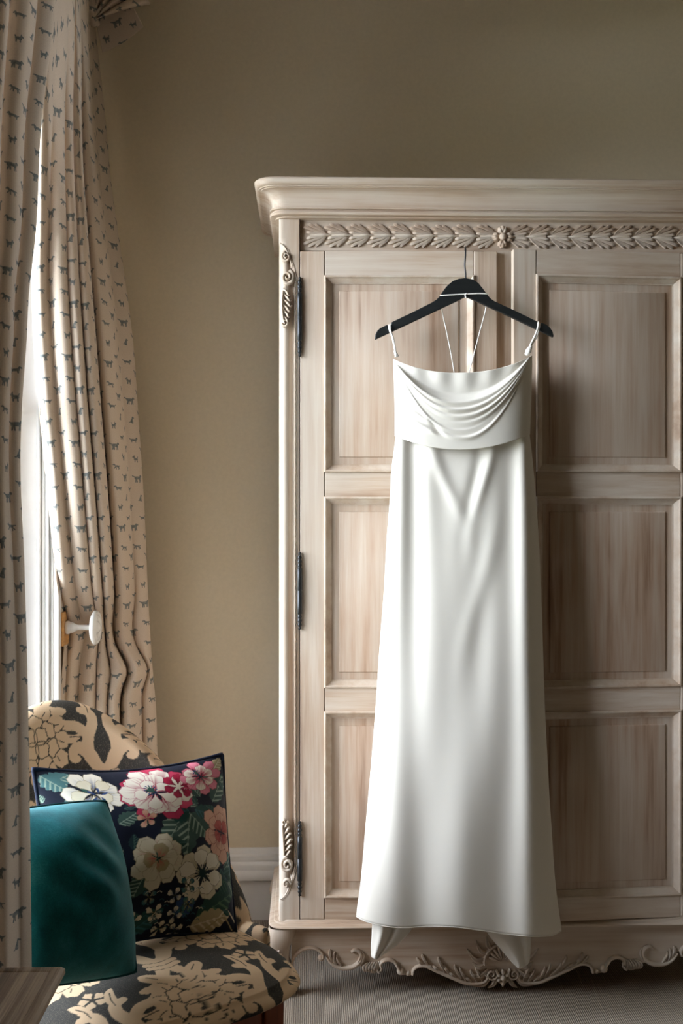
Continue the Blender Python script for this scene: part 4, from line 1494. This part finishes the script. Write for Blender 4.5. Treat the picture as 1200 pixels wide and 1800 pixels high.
# ------------------------------------------------------------------ cushions
def pillow(corners, thick, N, pinch, nrm_sign=1, wrinkle=0, soft=.01):
    """corners TL, TR, BR, BL in world space. Returns front grid, back grid, rim path, (u, v)."""
    TL, TR, BR, BL = [np.asarray(c, float) for c in corners]
    u = np.linspace(-1, 1, N); U, V = np.meshgrid(u, u)       # v = -1 top
    Uc = U * (1 - pinch[0] * (1 - V ** 2)); Vc = V * (1 - pinch[1] * (1 - U ** 2))
    rc_ = 1 - soft * (U * V) ** 4
    Uc, Vc = Uc * rc_, Vc * rc_
    a, b_ = (Uc + 1) / 2, (Vc + 1) / 2
    B = (TL*(1-a)[...,None] + TR*a[...,None])*(1-b_)[...,None] + (BL*(1-a)[...,None] + BR*a[...,None])*b_[...,None]
    n = np.cross(TR - TL, BL - TL); n /= np.linalg.norm(n)
    if n[1] > 0: n = -n
    hgt = thick * np.clip((1 - U ** 2) * (1 - V ** 2), 0, 1) ** .66
    if wrinkle:
        hgt = hgt + wrinkle * (np.sin(U * 5 + V * 3.1) * np.cos(V * 4 - U) + .6 * np.sin((U - V) * 11) * np.exp(-((U + V) / .5) ** 2)) * (1 - U**2) * (1 - V**2)
    Fg = B + n * hgt[..., None]
    Bg = B - n * (hgt * .8)[..., None]
    rim = np.vstack([B[0, :-1], B[:-1, -1], B[-1, :0:-1], B[:0:-1, 0]])
    return Fg, Bg, rim, U, V, n


# floral cushion
fl = Canvas(800, 800, srgb(27, 31, 45), 800)
FLs = 800


def shade_fn(cx, cy, R, c0, c1, streak=0.0, seed=0):
    """Radial printed shading from c0 (heart) to c1 (edge) with painted streaks."""
    c0, c1 = np.array(c0[:3]), np.array(c1[:3])
    def fn(X, Y):
        r = np.clip(np.hypot(X - cx, Y - cy) / R, 0, 1)
        a = np.arctan2(Y - cy, X - cx)
        s = .5 + .5 * np.sin(a * 23 + 3 * np.sin(a * 7 + seed) + seed)
        t = np.clip(r * 1.15 + streak * (s - .5), 0, 1)[..., None]
        t = t * t * (3 - 2 * t)
        return c0 * (1 - t) + c1 * t
    return fn


def bloom(cx, cy, R, rings, outline, seed, squash=1.0):
    R_ = np.random.default_rng(seed)
    for n, r0, r1, w, c0, c1, st in rings:
        off = R_.uniform(0, 6)
        for i in range(n):
            a = off + i * 2 * PI / n + R_.uniform(-.12, .12)
            k_ = R_.uniform(.86, 1.1)
            P = petal(cx, cy, a, R * r0, R * r1 * k_, R * w, 3, .14, R_.uniform(-.15, .15))
            P[:, 1] = cy + (P[:, 1] - cy) * squash
            if outline is not None:
                Q = np.vstack([P, P[:1]])
                fl.brush(Q, .0022, outline)
            fl.poly(P, None, shade_fn(cx, cy, R * r1, c0, c1, st, seed + i))


def heart(cx, cy, r, c1, c2, n=14):
    fl.brush([(cx, cy), (cx + .0005, cy)], r * .55, c1)
    for i in range(n):
        a = i * 2 * PI / n
        fl.brush([(cx + math.cos(a) * r * .4, cy + math.sin(a) * r * .4), (cx + math.cos(a) * r, cy + math.sin(a) * r)], .0022, c1)
        fl.brush([(cx + math.cos(a) * r, cy + math.sin(a) * r), (cx + math.cos(a) * r * 1.05, cy + math.sin(a) * r * 1.05)], .0042, c2)


def leafp(x0, y0, x1, y1, w, cd_, cl, lob=5, vein=None):
    d = np.array((x1 - x0, y1 - y0)); L = np.hypot(*d); t_ = d / L; n_ = np.array((-t_[1], t_[0]))
    s = np.linspace(0, 1, 40)
    pr = np.sin(s ** .8 * PI) ** .8 * (1 + .28 * np.abs(np.sin(s * PI * lob)) - .14)
    A = np.array([np.array((x0, y0)) + d * a + n_ * w * p for a, p in zip(s, pr)])
    B = np.array([np.array((x0, y0)) + d * a - n_ * w * p for a, p in zip(s, pr)])
    c0, c1 = np.array(cd_[:3]), np.array(cl[:3])
    def fn(X, Y):
        a = ((X - x0) * t_[0] + (Y - y0) * t_[1]) / L
        q = ((X - x0) * n_[0] + (Y - y0) * n_[1]) / w
        v = .5 + .5 * np.sin((a * 6 - np.abs(q) * 1.3) * 2 * PI)
        k_ = smoothstep(.55, .95, v) * (q > -.1) * .9 + .12
        return c0 * (1 - k_[..., None]) + c1 * k_[..., None]
    fl.poly(np.vstack([A, B[::-1]]), None, fn)
    fl.brush(np.array([np.array((x0, y0)) + d * a for a in np.linspace(0, .92, 8)]), .0018, vein or cl)


cr = srgb(226, 214, 186); crd = srgb(178, 160, 120); grn = srgb(36, 70, 62); grl = srgb(150, 168, 150); tl_ = srgb(58, 104, 108)
crim = srgb(172, 26, 62); wht = srgb(238, 228, 210); pnk = srgb(222, 130, 146); sal = srgb(196, 96, 84); sall = srgb(226, 176, 150); blu = srgb(54, 74, 118)
# leaves first
for a in ((.03, .10, .16, .03, .05, tl_, grl), (.02, .04, .12, .14, .045, tl_, grl), (.10, .22, .18, .15, .035, tl_, grl), (.80, .22, .96, .06, .05, grn, cr), (.86, .28, .98, .12, .055, grn, grl), (.90, .10, .98, .02, .04, crd, cr), (.78, .24, .72, .14, .03, grn, grl),
          (.66, .33, .50, .52, .075, grn, grl), (.68, .33, .62, .60, .065, grn, grl), (.68, .34, .80, .50, .06, grn, grl), (.68, .32, .55, .34, .06, grn, tl_), (.70, .30, .74, .22, .04, grn, grl), (.72, .32, .86, .36, .045, grn, tl_),
          (.95, .60, .93, .78, .04, grn, grl), (.98, .55, .96, .70, .03, tl_, grl), (.72, .93, .98, .78, .07, grn, srgb(90, 120, 92)), (.70, .97, .95, .90, .055, crd, cr), (.84, .74, .98, .72, .06, grn, srgb(70, 104, 80)),
          (.40, .66, .34, .78, .05, grn, grl), (.36, .96, .52, .86, .05, grn, tl_), (.58, .90, .70, .82, .05, blu, tl_), (.20, .60, .30, .50, .05, grn, grl), (.12, .80, .22, .70, .06, grn, grl), (.30, .36, .40, .30, .04, grn, grl), (.05, .50, .16, .42, .06, grn, tl_)):
    leafp(*a)
fl.brush(catmull([(.86, .94), (.92, .88), (1.0, .94)], 8), .005, cr)
fl.brush(catmull([(.80, .98), (.90, .92), (.97, .98)], 8), .004, crd)
for i in range(34):
    x, y, a_ = rng.random(), rng.random(), rng.uniform(0, 2 * PI)
    L_ = rng.uniform(.05, .10)
    leafp(x, y, x + L_ * math.cos(a_), y + L_ * math.sin(a_), L_ * .28, grn if i % 3 else srgb(30, 50, 58), grl if i % 4 == 0 else srgb(74, 108, 98))
# cream anemone upper left with blue heart
bloom(.225, .160, .135, [(7, .15, 1.0, .42, blu, wht, .25), (5, .1, .7, .34, wht, cr, .3)], crd, 3)
bloom(.245, .175, .05, [(5, .05, 1.0, .18, blu, blu, 0)], None, 5)
# crimson and white peony
bloom(.540, .175, .205, [(9, .35, 1.0, .34, crim, srgb(196, 60, 90), .5), (8, .2, .92, .33, crim, wht, .55)], srgb(120, 16, 46), 11, .85)
bloom(.515, .185, .155, [(7, .12, 1.0, .42, crim, wht, .45), (5, .08, .72, .34, wht, wht, .2)], srgb(190, 90, 110), 12, .9)
heart(.50, .165, .030, srgb(50, 84, 76), blu, 12)
bloom(.66, .16, .085, [(6, .2, 1.0, .40, srgb(110, 10, 36), crim, .5)], srgb(120, 16, 46), 14)
# pink peony upper right
bloom(.815, .115, .130, [(8, .2, 1.0, .36, srgb(196, 60, 92), pnk, .5), (6, .1, .75, .36, crim, wht, .5)], srgb(170, 60, 80), 21, .8)
heart(.80, .085, .018, srgb(50, 84, 76), blu, 8)
# salmon rose right
bloom(.90, .46, .145, [(8, .15, 1.0, .40, sal, sall, .4), (6, .1, .74, .40, srgb(150, 50, 50), sall, .5), (4, .05, .48, .34, srgb(150, 50, 50), sal, .6)], srgb(150, 70, 60), 31, 1.05)
# cream rose left, half hidden
bloom(.470, .585, .145, [(8, .1, 1.0, .40, sal, cr, .2), (6, .1, .74, .40, crd, cr, .4), (3, .05, .5, .38, sal, crd, .5)], crd, 41, 1.1)
bloom(.44, .345, .05, [(5, .1, 1, .4, sal, sall, .3)], crd, 42)
# cream anemone lower right with dark heart
bloom(.735, .690, .168, [(7, .12, 1.0, .44, crd, cr, .3), (6, .1, .86, .40, cr, wht, .3)], srgb(120, 104, 76), 51, .88)
heart(.735, .690, .044, srgb(28, 52, 50), srgb(20, 34, 40), 18)
# small four petalled flowers
for i, (x, y) in enumerate(((.57, .80), (.645, .75), (.47, .88), (.585, .90), (.655, .855), (.52, .965), (.62, .985), (.43, .79), (.36, .90), (.28, .84), (.20, .92))):
    bloom(x, y, .046, [(4, .06, 1.0, .42, crd if i % 3 else blu, cr if i % 3 != 1 else tl_, .4)], srgb(26, 40, 46), 60 + i)
    fl.brush([(x, y), (x + .0005, y)], .006, srgb(60, 60, 40))
for i in range(40):
    x, y = .4 + .35 * rng.random(), .76 + .22 * rng.random()
    fl.brush(catmull([(x, y), (x + .012, y - .006), (x + .024, y + .002)], 4), .0016, cr if i % 2 else tl_)
for i in range(16):
    bloom(.02 + .1 * rng.random(), .3 + .7 * rng.random(), .05, [(5, .06, 1.0, .42, crd, cr, .4)], grn, 90 + i)

TLp, TRp, BRp, BLp = W(56, 1350, 2.235), W(392, 1324, 2.475), W(416, 1644, 2.345), W(96, 1696, 2.11)
Fg, Bg, rim, U, V, n_ = pillow((TLp, TRp, BRp, BLp), .092, 330, (.035, .12), wrinkle=.004)
flc = thing('scatter_cushion', 'square navy floral cushion with pink peonies leaning in the damask chair', 'cushion', tuple((BRp + BLp) / 2), 'cushions on the chair')
mb = MB(); mb.grid(Fg[::-1]); 
colF = fl.sample((U + 1) / 2, (V + 1) / 2)[::-1].reshape(-1, 3)
mb.build('cushion_front', M['chintz'], flc, smooth=True, color=colF)
Bq = Bg[::6, ::6]
mb = MB(); mb.grid(Bq)
mb.build('cushion_back', M['chintz'], flc, smooth=True, color=fl.sample((U[::6, ::6] + 1) / 2, (V[::6, ::6] + 1) / 2).reshape(-1, 3))
mb = MB(); mb.tube(rim[::4], .0042, 8, closed=True)
mb.build('piping', M['navy_cord'], flc, smooth=True)

# teal velvet cushion
TLp, TRp, BRp, BLp = W(-95, 1440, 1.93), W(189, 1404, 2.165), W(243, 1712, 2.09), W(-20, 1745, 1.89)
Fg, Bg, rim, U, V, n_ = pillow((TLp, TRp, BRp, BLp), .115, 170, (-.012, -.006), wrinkle=.009, soft=.030)
tc_ = thing('scatter_cushion', 'plain teal velvet cushion in front of the floral cushion', 'cushion', tuple((BRp + BLp) / 2), 'cushions on the chair')
mb = MB(); mb.grid(Fg[::-1]); mb.build('cushion_front', M['velvet'], tc_, smooth=True)
mb = MB(); mb.grid(Bg); mb.build('cushion_back', M['velvet'], tc_, smooth=True)
mb = MB(); mb.tube(rim[::2], .0028, 8, closed=True)
mb.build('piping', M['teal_cord'], tc_, smooth=True)

# ------------------------------------------------------------------ wooden side table at the left edge
ZT = .62
YT = 1.27
XT = W(115, 1697, YT)[0]
ZT = W(115, 1697, YT)[2]
tb = thing('side_table', 'weathered brown wooden table corner in front of the chair, bottom left', 'table', (XT - .2, YT - .25, 0))
x1, x0, y1, y0 = XT, XT - .235, YT, YT - .50
b = MB()
G = []
for ins, z in ((.020, ZT - .026), (.006, ZT - .018), (.0, ZT - .008), (.0005, ZT - .003), (.004, ZT), (.012, ZT - .0004), (.014, ZT - .0018), (.0165, ZT - .0004)):
    G.append([(x0 + ins, y0 + ins, z), (x1 - ins, y0 + ins, z), (x1 - ins, y1 - ins, z), (x0 + ins, y1 - ins, z)])
b.grid(np.array(G), close_u=True)
b.f.append((28, 29, 30, 31)); b.f.append((3, 2, 1, 0))
b.build('table_top', M['table'], tb, angle=40)
b = MB(); b.box(x0 + .04, x1 - .045, y0 + .04, y1 - .04, ZT - .10, ZT - .026)
b.build('table_apron', M['table'], tb, bevel=.002)
for xx in (x0 + .035, x1 - .075):
    for yy in (y0 + .035, y1 - .07):
        b = MB(); b.box(xx, xx + .035, yy, yy + .035, 0, ZT - .026)
        b.build('leg', M['table'], tb, bevel=.003)
